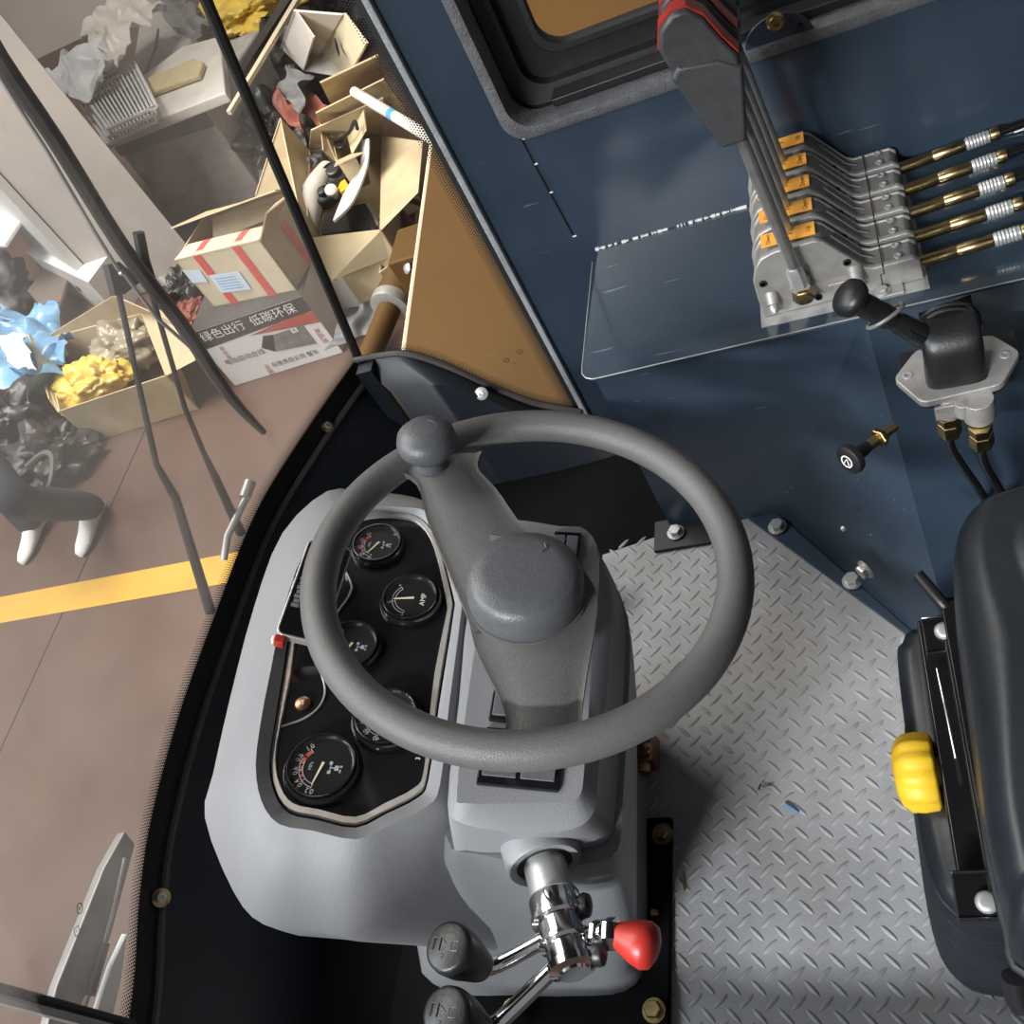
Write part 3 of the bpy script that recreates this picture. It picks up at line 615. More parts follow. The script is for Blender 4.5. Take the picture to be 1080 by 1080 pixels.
# ================================================================== STEERING WHEEL
sw = thing('steering_wheel', 'dark grey grained two-spoke steering wheel with round hub cap and spinner knob', 'steering wheel', WC - WN * 0.06)
b = B(); b.m(wheelm); N = 96
loops = []
for k in range(N + 1):
    a = 2 * math.pi * k / N; d = WX * math.cos(a) + WYY * math.sin(a); c = WC + d * WR
    loops.append([c + d * WT * math.cos(t) + WN * WT * math.sin(t) for t in [2 * math.pi * q / 20 for q in range(20)]])
b.loft(loops, False, False); b.build('rim', None, sw)
def spoke(pxl, oo, mid):
    # outline given at rim end first; lofted slab that dips to the hub
    b = B(); b.m(wheelm); n = len(pxl[0]); loops = []
    for (u0, v0), (u1, v1), o, th in zip(pxl[0], pxl[1], oo, mid):
        A, C = PP(u0, v0, o), PP(u1, v1, o); m = (A + C) / 2; w = (C - A)
        prof = [(-.5, -th * .55), (-.5, -th * .1), (-.42, -.003), (-.3, 0), (.3, 0), (.42, -.003), (.5, -th * .1), (.5, -th * .55), (.35, -th), (-.35, -th)]
        loops.append([m + w * x + WN * z for x, z in prof])
    loops2 = []
    for i in range(len(loops[0])):
        loops2.append(curve([l[i] for l in loops], 4))
    L2 = [[loops2[i][k] for i in range(len(loops2))] for k in range(len(loops2[0]))]
    b.loft(L2); b.build('spoke', None, sw, angle=55)
spoke([[(408, 492), (438, 505), (450, 545), (478, 612), (500, 665)], [(508, 474), (504, 492), (524, 515), (556, 560), (610, 620)]], (0.006, 0.006, 0.006, 0.010, 0.010), (0.016, 0.016, 0.018, 0.022, 0.022))
spoke([[(500, 560), (492, 620), (500, 678), (527, 735), (533, 766), (515, 785)], [(600, 580), (628, 620), (627, 660), (618, 715), (614, 760), (628, 782)]], (0.010, 0.010, 0.008, 0.002, -0.002, -0.004), (0.022, 0.022, 0.022, 0.018, 0.016, 0.012))
b = B(); b.m(capm); hc = PP(555, 627, 0.008)
b.lathe(hc, WN, [(0.0482, 0), (0.0490, 0.004), (0.0486, 0.018), (0.0466, 0.026), (0.042, 0.0305), (0.030, 0.0325), (0.015, 0.033), (0.0, 0.0331)], 64, capb=False); hub = b.build('hub_cap', None, sw, angle=60)
b = B(); b.m(wheelm).lathe(hc - WN * 0.012, WN, [(0.047, 0), (0.0508, 0.010), (0.0508, 0.0125)], 64); b.build('hub_ring', None, sw)
b = B(); b.m(wheelm)
q = hc + WN * 0.0333 - WYY * (-0.02) + WX * 0.012
b.tube([q, q + WYY * .004 + WX * .004, q + WYY * 0.009 + WX * .002], 0.0006, 6); b.build('moulded_mark', None, hub)
b = B(); b.m(wheelm); b.lathe(hc - WN * 0.10, WN, [(0.030, 0), (0.026, 0.09)], 32); b.build('column_boss', None, sw)
kb = PP(455, 490, 0.008)
b = B(); b.m(capm).lathe(kb, WN, [(0.0145, 0), (0.0132, 0.010), (0.0145, 0.014), (0.0225, 0.018), (0.0275, 0.025), (0.0285, 0.031), (0.0270, 0.038), (0.0215, 0.0435), (0.012, 0.0462), (0, 0.0468)], 40, capb=False); kn = b.build('spinner_knob', None, sw, angle=60)
b = B(); b.m(capm).tube([kb + WN * 0.0459 + (WX * math.cos(a) + WYY * math.sin(a)) * 0.012 for a in [k * math.pi / 16 for k in range(32)]], 0.0005, 5, True); b.build('cap_ring', None, kn)

# ================================================================== COLUMN LEVERS
lv = thing('lever_shaft', 'brushed steel shaft with chrome clamp collars sticking out of the steering column', 'shaft', HC)
T_ = lambda t: HC + TA * t
b = B(); b.m(steel).cyl(T_(-0.02), T_(0.045), 0.0180, seg=32); b.build('tube', None, lv)
b = B(); b.m(chrome)
b.lathe(T_(0.034), TA, [(0.0205, 0), (0.0212, 0.002), (0.0212, 0.015), (0.0230, 0.016), (0.0230, 0.020), (0.0185, 0.021), (0.0185, 0.036), (0.0220, 0.037), (0.0220, 0.040), (0.0175, 0.041), (0.0175, 0.054), (0.0195, 0.055), (0.0195, 0.061), (0.013, 0.063), (0.012, 0.065)], 40); b.build('clamp_collar', None, lv)
for t in (0.042, 0.082):
    b = B(); b.m(black); c = T_(t) + V((0.024, 0, 0.0)); b.lathe(c - UX * 0.003, UX, [(0.009, 0), (0.010, 0.003), (0.009, 0.007), (0.004, 0.009)], 18); b.m(chrome).lathe(c - UX * .008, UX, [(0.007, 0), (0.007, 0.006)], 6); b.build('set_screw', None, lv)
def shift(u0, v0, bend, top, name_label, tt):
    s0 = T_(tt); zb = s0.z - 0.004; bp = PZ(*bend, zb); kb0 = bp + Z3 * 0.012
    t = thing('shift_lever', name_label, 'lever', bp, 'shift levers')
    d = (bp - s0).normalized()
    b = B(); b.m(chrome).tube([s0, s0 + d * 0.02, bp - d * 0.016, bp - d * 0.005 + Z3 * 0.002, bp + d * 0.003 + Z3 * 0.008, kb0 + d * .005 + Z3 * 0.014], 0.0068, 14, smoothpts=4); b.build('rod', None, t)
    kc = kb0 + d * .005
    ax = V((-0.06, 0.02, 1)).normalized()
    b = B(); b.m(capm if 0 else black).lathe(kc, ax, [(0.0105, 0), (0.0125, 0.002), (0.0185, 0.030), (0.0195, 0.046), (0.0185, 0.052), (0.016, 0.0535), (0.0, 0.0537)], 36, capb=False); kk = b.build('knob', None, t, angle=50)
    b = B(); b.m(trimsil).lathe(kc - ax * 0.001, ax, [(0.0112, 0), (0.0125, 0.0025), (0.0112, 0.004)], 28); b.build('ferrule', None, kk)
    b = B(); b.m(capm); tp = kc + ax * 0.0539; ex = V((1, -0.1, 0)).normalized(); ey = V((.1, 1, 0)).normalized()
    b.tube([tp + ex * x + ey * y for x, y in ((-.012, -.004), (-.012, .005), (-.006, .005), (-.006, -.004))], 0.0005, 5); b.tube([tp + ex * x + ey * y for x, y in ((-.004, -.003), (.001, 0), (-.004, .004))], 0.0005, 5)
    b.tube([tp + ex * x + ey * y for x, y in ((.004, -.003), (.004, .004), (.01, .004), (.01, -.003), (.004, -.003))], 0.0005, 5); b.tube([tp + ex * -.003 + ey * -.009, tp + ex * -.001 + ey * -.007, tp + ex * -.003 + ey * -.006], 0.0005, 5); b.build('engraved_symbol', None, kk)
shift(575, 965, (519, 1021), None, 'black-knobbed chrome shift lever nearer the dashboard, above the other one', 0.062)
shift(580, 985, (518, 1086), None, 'black-knobbed chrome shift lever at the bottom edge, farther from the dashboard', 0.082)
rl = thing('tilt_lever', 'chrome lever with a red egg-shaped grip beside the column shaft', 'lever', T_(0.065))
s0 = T_(0.066) + V((0.012, 0, 0)); e0 = PZ(648, 985, s0.z); e1 = PZ(694, 1002, s0.z - 0.004); d = (e0 - s0).normalized()
b = B(); b.m(chrome).cyl(s0, e0, 0.0058, seg=16); b.hexa(s0 + d * 0.012, d, 0.0105, 0.009); b.hexa(s0 + d * 0.023, d, 0.0125, 0.010); b.lathe(e0 - d * 0.012, d, [(0.0095, 0), (0.011, 0.003), (0.0095, 0.006), (0.011, 0.009), (0.0095, 0.012)], 20); b.build('rod', None, rl)
b = B(); b.m(red); d2 = (e1 - e0).normalized(); Lr = (e1 - e0).length
b.lathe(e0, d2, [(0.0088, 0), (0.0120, Lr * .2), (0.0165, Lr * .5), (0.0180, Lr * .72), (0.0160, Lr * .88), (0.010, Lr * .97), (0, Lr)], 32, capb=False); part(b.build('grip', None, rl, angle=60), 'red egg-shaped grip')

# ================================================================== PHONE-LIKE DISPLAY ON THE DASH
A, C_, D_ = PP(326, 567, -0.088), PP(290, 668, -0.098), PP(330, 700, -0.112)
ph = thing('smartphone', 'black slab phone with silver edge standing on the gauge panel behind the wheel rim', 'phone', PP(300, 670, -0.125))
ey = (A - C_); ey2 = ey.normalized(); ex = (D_ - C_); ex = (ex - ey2 * ex.dot(ey2)).normalized() * 0.046; nz = ex.cross(ey).normalized(); nz = nz if nz.dot(CAM - A) > 0 else -nz
def rrect(o, ex, ey, r, k=5):
    w, h = ex.length, ey.length; X, Y = ex.normalized(), ey.normalized(); P = []
    for cx, cy, a0 in ((r, r, 180), (w - r, r, 270), (w - r, h - r, 0), (r, h - r, 90)):
        for q in range(k + 1):
            a = math.radians(a0 + 90 * q / k); P.append(o + X * (cx + r * math.cos(a)) + Y * (cy + r * math.sin(a)))
    return P
rp = rrect(C_, ex, ey, 0.008)
b = B(); b.m(trimsil).prism([p - nz * 0.011 for p in rp], nz * 0.011); b.build('metal_frame', None, ph, bevel=0.001)
b = B(); b.m(blackgloss).prism([p + nz * 0.0001 for p in rrect(C_ + ex.normalized() * .002 + ey2 * .002, ex * .94, ey * .96, 0.006)], nz * 0.0006); scr = b.build('screen', None, ph)
b = B(); b.m(mat('dim_print', (.16, .16, .17), .5)); [b.box(C_ + ey * (0.30 + .045 * q) + ex * 0.2 + nz * 0.0009, (.004, .0075 - .002 * (q % 2), .0003), ax=(ey2, ex.normalized(), nz)) for q in range(7)]; b.build('screen_lettering', None, scr)
b = B(); b.m(trimsil); b.tube([C_ + ey * .52 - nz * .004 - ex.normalized() * 0.0003 + (ey2 * math.cos(t) * .005 + nz * math.sin(t) * .002) for t in [k * math.pi / 6 for k in range(12)]], 0.0006, 6, True); b.build('side_button', None, ph)
b = B(); b.m(red); c = C_ + ex * 0.12 - ey2 * 0.004 - nz * 0.006; b.box(c, (0.010, 0.008, 0.012), ax=(ex.normalized(), ey2, nz)); b.m(white).box(c - ex * .12, (0.004, 0.006, 0.008), ax=(ex.normalized(), ey2, nz)); part(b.build('clip', None, ph, bevel=0.001), 'red and white mounting clip')

# ================================================================== CONTROL LEVER BOX ON THE SHELF
BY = 0.345; PI_ = 0.0485
prof = [(.182, .3775), (.1815, .409), (.182, .436), (.188, .455), (.198, .468), (.216, .474), (.262, .4745), (.272, .470), (.311, .418), (.320, .413), (.366, .413), (.373, .407), (.3745, .3775)]
cb = thing('lever_control_box', 'cast grey five-section lever control box with orange stickers on the blue side shelf', 'control box', (0.28, 0.45, SZ))
words = (('Down', 'Up'), ('Close', 'Open'), ('Open', 'Down'), ('Down', 'Open'), ('Down', 'Up'))
inset = lambda d: [(x + (0.28 - x) * d / 0.1, max(0.3775, z - d)) for x, z in prof]
for i in range(5):
    y0 = BY + PI_ * i
    b = B(); b.m(castdk).prism([V((x, y0 + 0.006, z)) for x, z in inset(0.003)], (0, 0.034, 0)); b.m(castal).prism([V((x, y0, z)) for x, z in prof], (0, 0.009, 0)); b.m(castal).prism([V((x, y0 + 0.037, z)) for x, z in inset(0.001)], (0, 0.005, 0))
    sec = b.build('lever_section', None, cb, bevel=0.0022)
    # sticker
    zt = 0.4752
    b = B(); b.m(orange).box((0.233, y0 + 0.0245, zt), (0.064, 0.024, 0.0012)); b.m(ink)
    b.text(words[i][1], (0.257, y0 + 0.0245, zt + 0.0009), UY, -UX, 0.0085); b.text(words[i][0], (0.210, y0 + 0.0245, zt + 0.0009), UY, -UX, 0.0075)
    b.add([V((x, y, zt + 0.0009)) for x, y in ((.239, y0 + .0235), (.239, y0 + .0255), (.229, y0 + .0255), (.229, y0 + .0235))], [(0, 1, 2, 3)], False)
    b.add([V((x, y, zt + 0.0009)) for x, y in ((.229, y0 + .0215), (.229, y0 + .0275), (.224, y0 + .0245))], [(0, 1, 2)], False)
    part(b.build('sticker', None, sec), 'orange direction sticker')
    # split line, lip and screws
    b = B(); b.m(ink).tube([V((.327, y0 - .0005, .385)), V((.327, y0 - .0005, .401)), V((.331, y0 - .0005, .401)), V((.331, y0, .4135)), V((.331, y0 + .04, .4128))], 0.0007, 5); b.build('parting_line', None, sec)
    b = B(); b.m(castal)
    b.tube([V((x, y0 + 0.022, z)) for x, z in ((.280, .4595), (.309, .4185), (.322, .4115))], 0.001, 5); b.build('cast_rib', None, sec)
    for yy in (0.012, 0.032):
        b = B(); b.m(steel).lathe((.349, y0 + yy, .4128), Z3, [(0.0048, 0), (0.0048, 0.0012), (0.003, 0.0016), (0.003, 0.0004)], 16); b.build('screw', None, sec)
    for x, z in ((.193, .432), (.293, .432)) + (((.252, .390),) if i == 0 else ()):
        b = B(); b.m(black).lathe((x, y0 + .001, z), (0, -1, 0), [(0.0050, 0), (0.0046, 0.003), (0.0028, 0.0035), (0.0028, 0.001)], 16); b.build('socket_screw', None, sec)
    if i == 0:
        b = B(); b.m(castal).cyl((.199, y0 + .002, .412), (.199, y0 - .010, .403), 0.0085, 0.0075); b.m(steel).lathe((.199, y0 - .010, .402), (0, -.8, -.5), [(0.0055, 0), (0.006, .004), (.005, .008), (0.003, .011)], 14); b.build('stud', None, sec)
        b = B(); b.m(castal).cyl((.300, y0 + .002, .418), (.300, y0 - .014, .410), 0.0095, 0.008); b.m(steel).lathe((.300, y0 - .014, .409), (0, -.9, -.4), [(0.005, 0), (0.0055, .004), (.004, .008)], 14); b.build('stud', None, sec)
        b = B(); b.m(castal).prism([V((.262, y0 + .001, .398)), V((.300, y0 + .001, .398)), V((.300, y0 + .001, .408)), V((.266, y0 + .001, .408))], (0, -.006, 0)); b.box((.325, y0 - .008, .3795), (.05, .02, .004)); b.build('mounting_lug', None, sec, bevel=0.0015)
        b = B(); b.m(steel); bolt(b, (.326, y0 - .010, .3815), Z3, 0.0065); b.build('bolt', None, sec)
    else:
        b = B(); b.m(castdk).lathe((.301, y0 - .003, .4165), (0, 0, 1), [(0.008, -.01), (0.0075, .004), (0.004, .007)], 14); b.build('stud', None, sec)
b = B(); b.m(steel).box((0.278, 0.462, 0.3772), (0.20, 0.27, 0.0012)); b.build('mounting_plate', None, cb)
rodv = V((-0.017, 0, 0.235)); 
lab = ('front control lever with a large dark paddle grip, nearest the camera', 'second control lever, its grip just behind the front one', 'third control lever from the front on the lever box', 'fourth control lever from the front on the lever box', 'rearmost control lever nearest the window on the lever box')
gp = [(.197, .640), (.222, .640), (.226, .655), (.237, .720), (.236, .735), (.222, .752), (.212, .785), (.200, .800), (.185, .800), (.168, .785), (.162, .765), (.165, .750)]
for i in range(5):
    y0 = BY + PI_ * i
    p0 = V((0.236, y0 - 0.016, 0.424)); 
    t = thing('control_lever', lab[i], 'lever', p0, 'control levers')
    b = B(); b.m(brass).lathe(p0 + V((0.001, 0.008, -.010)), (0.05, -1, -.25), [(0.0135, 0), (0.0135, 0.014), (0.011, 0.016)], 6); b.build('pivot_nut', None, t, bevel=0.0008)
    b = B(); b.m(steel).lathe(p0 + V((0.000, -0.001, 0.004)), rodv, [(0.0095, 0), (0.0105, 0.004), (0.0105, 0.024), (0.008, 0.03)], 6); b.cyl(p0 + V((0, 0.018, 0.003)), p0 + V((0, -0.004, 0.003)), 0.012, seg=6); b.build('rod_end', None, t)
    r0 = p0 + V((0, 0, 0.02)); r1 = V((0.2105, y0 - 0.004, 0.69))
    b = B(); b.m(rodm).cyl(r0, r1, 0.0076, 0.0068, 16); b.build('rod', None, t)
    yo = y0 - 0.004
    lowg = [(.196, .640), (.2215, .640), (.2255, .655), (.238, .722), (.2165, .738), (.176, .745), (.167, .735)]
    up = [(.2365, .715), (.2355, .735), (.224, .757), (.213, .783), (.200, .797), (.186, .797), (.170, .785), (.1635, .766), (.168, .742), (.190, .715)]
    b = B(); b.m(gripm); b.loft([[V((x, yo - 0.018, z)) for x, z in [(a + (.205 - a) * .08, c + (.7 - c) * .06) for a, c in lowg]], [V((x, yo - .014, z)) for x, z in lowg], [V((x, yo + .014, z)) for x, z in lowg], [V((x, yo + .018, z)) for x, z in [(a + (.205 - a) * .08, c + (.7 - c) * .06) for a, c in lowg]]], smooth=False)
    b.loft([[V((x, yo - 0.0145, z)) for x, z in [(a + (.2 - a) * .08, c + (.75 - c) * .08) for a, c in up]], [V((x, yo - .010, z)) for x, z in up], [V((x, yo + .010, z)) for x, z in up], [V((x, yo + .0145, z)) for x, z in [(a + (.2 - a) * .08, c + (.75 - c) * .08) for a, c in up]]])
    b.build('grip', None, t, bevel=0.002)
    if i < 2:
        b = B(); b.m(red); band = [(.2375, .7355), (.2255, .7585), (.2145, .7848), (.2005, .7985), (.1855, .7985), (.1688, .7862), (.1622, .766)]
        b.loft([[V((x, yo - .0095, z)) for x, z in band], [V((x, yo + .0095, z)) for x, z in band], [V((x + (.2 - x) * .05, yo + .0098, z + (.75 - z) * .06)) for x, z in band], [V((x + (.2 - x) * .05, yo - .0098, z + (.75 - z) * .06)) for x, z in band], [V((x, yo - .0095, z)) for x, z in band]], closed=False)
        part(b.build('red_band', None, t), 'red band over the grip top')
    # push-pull cable
    ca = V((0.374, y0 + 0.010, 0.396)); cvv = V((0.999, 0.05 + 0.012 * i, 0.03)).normalized()
    k = thing('control_cable', ('brass-sleeved control cable nearest the camera, from the front lever section', 'second brass-sleeved control cable from the front', 'middle one of the five brass-sleeved control cables', 'fourth brass-sleeved control cable from the front', 'brass-sleeved control cable nearest the blue wall')[i], 'cable', ca, 'control cables')
    b = B(); b.m(brass).lathe(ca, cvv, [(0.0078, -.004), (0.0078, 0.038), (0.0070, 0.039), (0.0070, 0.040), (0.0078, 0.041), (0.0078, 0.078), (0.0068, 0.080)], 24); b.build('brass_sleeve', None, k)
    b = B(); b.m(steel); pr_ = [(0.0072, 0.080)]
    for q in range(6): pr_ += [(0.0088, 0.083 + q * .004), (0.0080, 0.085 + q * .004)]
    b.lathe(ca, cvv, pr_ + [(0.0086, 0.108), (0.0060, 0.110)], 18)
    b.m(brass).lathe(ca, cvv, [(0.0068, 0.109), (0.0085, 0.112), (0.0085, 0.120), (0.0060, 0.122)], 20); b.build('crimp_ferrule', None, k)
    b = B(); b.m(blackgloss); e = ca + cvv * 0.12; b.tube([e, e + cvv * 0.05, e + cvv * 0.12 + V((0, 0, -.002)), e + cvv * 0.3 + V((0, 0.0, -.012))], 0.0055, 12, smoothpts=4); b.build('cable_sheath', None, k)

# window latch tab
tb = thing('latch_plate', 'dark blue half-round plate with a brass bolt standing on the window sill', 'latch plate', PY(820, 45, WY))
b = B(); b.m(blue); c = PY(822, 45, WY - 0.004)
b.prism([c + V((0.042 * math.cos(a), 0, 0.036 * math.sin(a))) for a in [k * math.pi / 14 for k in range(15)]] + [c + V((-.042, 0, -.012)), c + V((.042, 0, -.012))], (0, 0.004, 0)); b.build('plate', None, tb, bevel=0.001)
b = B(); b.m(brass).lathe(PY(818, 22, WY - 0.004), (0, -1, 0), [(0.0115, 0), (0.0115, .002), (0.008, .0035), (0.008, .008), (.004, .008), (0.004, .003)], 24); b.build('bolt', None, tb)
b = B(); b.m(black).lathe(PY(844, 27, WY - 0.004), (0, -1, 0), [(0.004, 0), (0.003, .003)], 12); b.build('rivet', None, tb)

# ================================================================== HAND BRAKE VALVE
HZ = 0.39; HB = PZ(1010, 392, HZ)
hv = thing('hand_brake_valve', 'black-booted hand brake valve lever on a grey six-sided plate below the shelf', 'valve', HB)
hx = [PZ(u, v, HZ) for u, v in ((942, 399), (966, 368), (1046, 352), (1077, 370), (1057, 405), (972, 425))]
hcen = sum(hx, V((0, 0, 0))) / 6
def rnd(poly, f=0.12):
    q = []
    n = len(poly)
    for i in range(n):
        p, a, c = poly[i], poly[i - 1], poly[(i + 1) % n]; s0, s1 = p + (a - p).normalized() * .008, p + (c - p).normalized() * .008
        for t in (0, .33, .67, 1): q.append(s0 * (1 - t) ** 2 + p * 2 * t * (1 - t) + s1 * t * t)
    return q
b = B(); b.m(castal).prism([p - Z3 * .010 for p in rnd(hx)], (0, 0, .010)); b.build('mounting_plate', None, hv, bevel=0.002)
b = B(); b.m(black).prism([hcen + (p - hcen) * .97 - Z3 * .013 for p in rnd(hx)], (0, 0, .003)); b.build('gasket', None, hv)
b = B(); b.m(black); q0 = PZ(1060, 365, HZ - .012); b.box(hcen + V((0.004, 0.030, -.016)), (0.122, 0.045, 0.004)); b.box(hcen + V((0.004, 0.09, -.035)), (0.06, 0.17, 0.004)); b.build('bracket', None, hv, bevel=0.001)
for u, v in ((957, 396), (1060, 374)):
    b = B(); b.m(steel).lathe(PZ(u, v, HZ), Z3, [(.0055, -.001), (.0055, .001), (.003, .0012), (.003, 0)], 18); b.build('screw', None, hv)
# boot: rounded box with a domed back
bx = (PZ(1045, 402, HZ) - PZ(978, 414, HZ)); bw = bx.length; bx = bx.normalized(); by = Z3.cross(bx)
bo = (PZ(1045, 402, HZ) + PZ(978, 414, HZ)) / 2; bc = bo + by * bw * 0.42
def se(w, d, z, oy=0, n=4.5):
    P = []
    for k in range(40):
        a = 2 * math.pi * k / 40; x = math.copysign(abs(math.cos(a)) ** (2 / n), math.cos(a)); y = math.copysign(abs(math.sin(a)) ** (2 / n), math.sin(a)); P.append(bc + bx * x * w / 2 + by * (y * d / 2 + oy) + Z3 * z)
    return P
BWd = bw * 0.98
b = B(); b.m(black).loft([se(BWd * 1.02, BWd * .84, 0), se(BWd, BWd * .82, 0.004), se(BWd * .96, BWd * .8, .045), se(BWd * .94, BWd * .74, 0.056, .003), se(BWd * .90, BWd * .62, 0.063, .008, 3.5), se(BWd * .80, BWd * .42, 0.068, .012, 3), se(BWd * .5, BWd * .2, 0.069, .014, 2.5)], angle_ if False else True); boot = b.build('dust_boot', None, hv, angle=50)
b = B(); b.m(black)
for o in (0.004, 0.012): b.tube([bc + bx * BWd * .485 * math.cos(a) + by * (0.012 + o) + Z3 * (0.045 + 0.029 * math.sin(a)) for a in [math.pi * k / 16 for k in range(17)]], 0.0022, 8)
b.build('boot_rib', None, boot)
lvp = bc - bx * 0.022 + Z3 * 0.050 + by * 0.004; kp = PY(900, 316, lvp.y - 0.012); la = (kp - lvp).normalized(); LL = (kp - lvp).length
b = B(); b.m(black).lathe(lvp - la * 0.012, la, [(.014, 0), (.0145, .02), (.0125, .022), (.0115, LL * .5), (.010, LL * .52), (.010, LL * .62), (.0125, LL * .64), (.0125, LL * 1.0), (.012, LL + .008)], 24); b.box(lvp + la * .02, (.026, .026, .012), ax=(la, la.cross(Z3).normalized(), Z3)); b.build('lever', None, hv, bevel=.001)
b = B(); b.m(black).lathe(kp - la * .006, la, [(.012, 0), (.0185, .004), (.0205, .010), (.019, .016), (.012, .021), (0, .0225)], 32, capb=False); b.build('knob', None, hv, angle=60)
rc_ = PY(934, 333, lvp.y - .004); rn = (la + V((0.1, 0.7, .2))).normalized(); ra = rn.cross(Z3).normalized(); rb_ = rn.cross(ra)
b = B(); b.m(steel if 0 else ironm).tube([rc_ + ra * .0205 * math.cos(a) + rb_ * .0205 * math.sin(a) for a in [k * math.pi / 16 for k in range(32)]], .0022, 8, True); b.build('release_ring', None, hv)
b = B(); b.m(castal)
for u, v, r in ((1000, 424, .013), (1032, 428, .016), (1016, 432, .008)): c = PZ(u, v, HZ - .02); b.lathe(c + Z3 * .012, -Z3, [(r, 0), (r * 1.05, .014), (r, .03 if r > .01 else .02)], 20)
b.box(hcen + V((0, -.03, -.022)), (.06, .03, .02)); b.build('valve_body', None, hv, bevel=.001)
fits = []
for u, v in ((1000, 441), (1034, 453)):
    c = PZ(u, v, HZ - .045); b = B(); b.m(brass); b.lathe(c, -Z3, [(.0125, -.006), (.0125, .004), (.0115, .005)], 6); b.lathe(c - Z3 * .007, -Z3, [(.0115, 0), (.013, .002), (.013, .018), (.011, .02)], 6); b.build('hex_fitting', None, hv, bevel=.0006); fits.append(c - Z3 * .027)
for k, c in enumerate(fits):
    t = GR + gn * .006 + V((-.008 + .016 * k, 0, 0)); b = B(); b.m(blackgloss).tube([c + Z3 * .004, c - Z3 * .03, (c + t) / 2 + V((0.012 - .0 * k, -.02, -.02)), t + gn * .02, t - gn * .005], .0048, 12, smoothpts=6)
    tag(b.build('air_hose', loc=c), ('left one of two black hoses hanging from the brake valve fittings', 'right one of two black hoses hanging from the brake valve fittings')[k], 'hose', 'brake valve hoses')
# throttle pull knob on the sloped panel
kb_ = PN(941, 452, A1, pn) ; ke = V(kb_) + pn * 0.0
pk_ = thing('pull_knob', 'small black pull knob with a brass threaded stem on the sloped blue panel', 'knob', kb_)
ka = (PN(941, 452, A1, pn)); ks_ = V((0.246, 0.244, 0.187))
kd = (V((-0.60, -0.30, 0.25))).normalized()
# aim the stem so that it lies along the sight-line seen in the panel
best = min(((V((math.cos(a) * math.cos(e), math.sin(a) * math.cos(e), math.sin(e)))) for a in [k * .1 for k in range(63)] for e in [-.5 + .05 * k for k in range(30)]), key=lambda d: abs((PN(896, 486, ka + d * .060, ray(896, 486)) - (ka + d * .060)).length) + (1 if d.dot(pn) < .5 else 0))
kd = best
b = B(); b.m(brass).lathe(ka, kd, [(.0045, -.004), (.0045, .012), (.0055, .012), (.0055, .034), (.004, .034)], 16); b.hexa(ka + kd * .014, kd, .0095, .006); b.build('stem', None, pk_)
b = B(); b.m(black).lathe(ka, kd, [(.0055, .033), (.0065, .040), (.007, .050), (.0145, .053), (.0155, .056), (.0145, .060), (.012, .0615), (0, .0617)], 28, capb=False); kk_ = b.build('knob_head', None, pk_)
e1_ = kd.cross(Z3).normalized(); e2_ = e1_.cross(kd)
b = B(); b.m(white).lathe(ka + kd * .0618, kd, [(.0068, 0), (.0068, .0004), (.0055, .0004), (.0055, 0)], 24, capa=False, capb=False)
b.tube([ka + kd * .062 + e1_ * x + e2_ * y for x, y in ((-.003, -.003), (0, .0035), (.003, -.003))], .0006, 5); b.build('knob_symbol', None, kk_)

# ================================================================== SEAT
st = thing('driver_seat', 'black padded driver seat on a suspension base with rubber bellows and yellow knob', 'seat', (0.5, -0.2, 0))
so = [PZ(u, v, 0.375) for u, v in ((1046, 541), (1020, 556), (1006, 590), (1007, 640), (1014, 700), (1024, 770), (1036, 866), (1045, 915), (1058, 965), (1082, 1014))]
out = so + [V((.44, so[-1].y - .02, .375)), V((.60, so[-1].y - .015, .375)), V((.78, so[-1].y + .03, .375)), V((.82, -.2, .375)), V((.78, so[0].y - .02, .375)), V((.60, so[0].y + .022, .375)), V((.47, so[0].y + .016, .375))]
out = [V((p.x, p.y, .375)) for p in out]; oc = V((0.57, -0.19, 0.375))
def sl(f, z): return smoothloop([V((oc.x + (p.x - oc.x) * (1 - f / max(.05, abs(p.x - oc.x) + abs(p.y - oc.y))), oc.y + (p.y - oc.y) * (1 - f / max(.05, abs(p.x - oc.x) + abs(p.y - oc.y))), z)) for p in out], 4)
b = B(); b.m(leather).loft([sl(.05, .318), sl(.015, .325), sl(.002, .345), sl(0, .375), sl(.006, .400), sl(.022, .420), sl(.045, .430), sl(.075, .424), sl(.085, .428), sl(.12, .436), sl(.2, .438)]); cu = b.build('cushion', None, st, angle=60)
b = B(); b.m(rubber).tube(sl(.002, .330), .004, 8, True); b.build('piping', None, cu)
b = B(); b.m(leather); bk = [V((.80, y, z)) for y, z in ((-.42, .44), (-.42, .95), (-.34, 1.02), (-.06, 1.02), (.0, .95), (.0, .44))]; b.prism(bk, (.09, 0, .02)); b.build('backrest', None, st, bevel=.03, seg=4)
b = B(); b.m(blackgloss)
b.box((.345, -.21, .285), (.042, .31, .030)); b.box((.352, -.21, .310), (.05, .28, .012)); b.build('slide_rail', None, st, bevel=.002)
b = B(); b.m(chrome).tube([PZ(988, 705, .30), PZ(1008, 800, .30)], .0009, 8); b.build('rail_wire', None, st)
for u0, v0, bu, bv, nm in ((996, 674, 996, 666, 0), (1032, 948, 1041, 952, 1)):
    c = PZ(u0, v0, .29); b = B(); b.m(blackgloss).box(c + V((.012, 0, 0)), (.062, .036, .016)); b.box(c + V((.012, .019, .006)), (.062, .003, .016)); b.box(c + V((.012, -.019, .004)), (.062, .003, .012)); br = b.build('rail_bracket', None, st, bevel=.0015)
    b = B(); b.m(steel); bc_ = PZ(bu, bv, .299); b.lathe(bc_, Z3, [(.0095, 0), (.0095, .003), (.008, .005), (.005, .006)], 24); b.build('bolt', None, br)
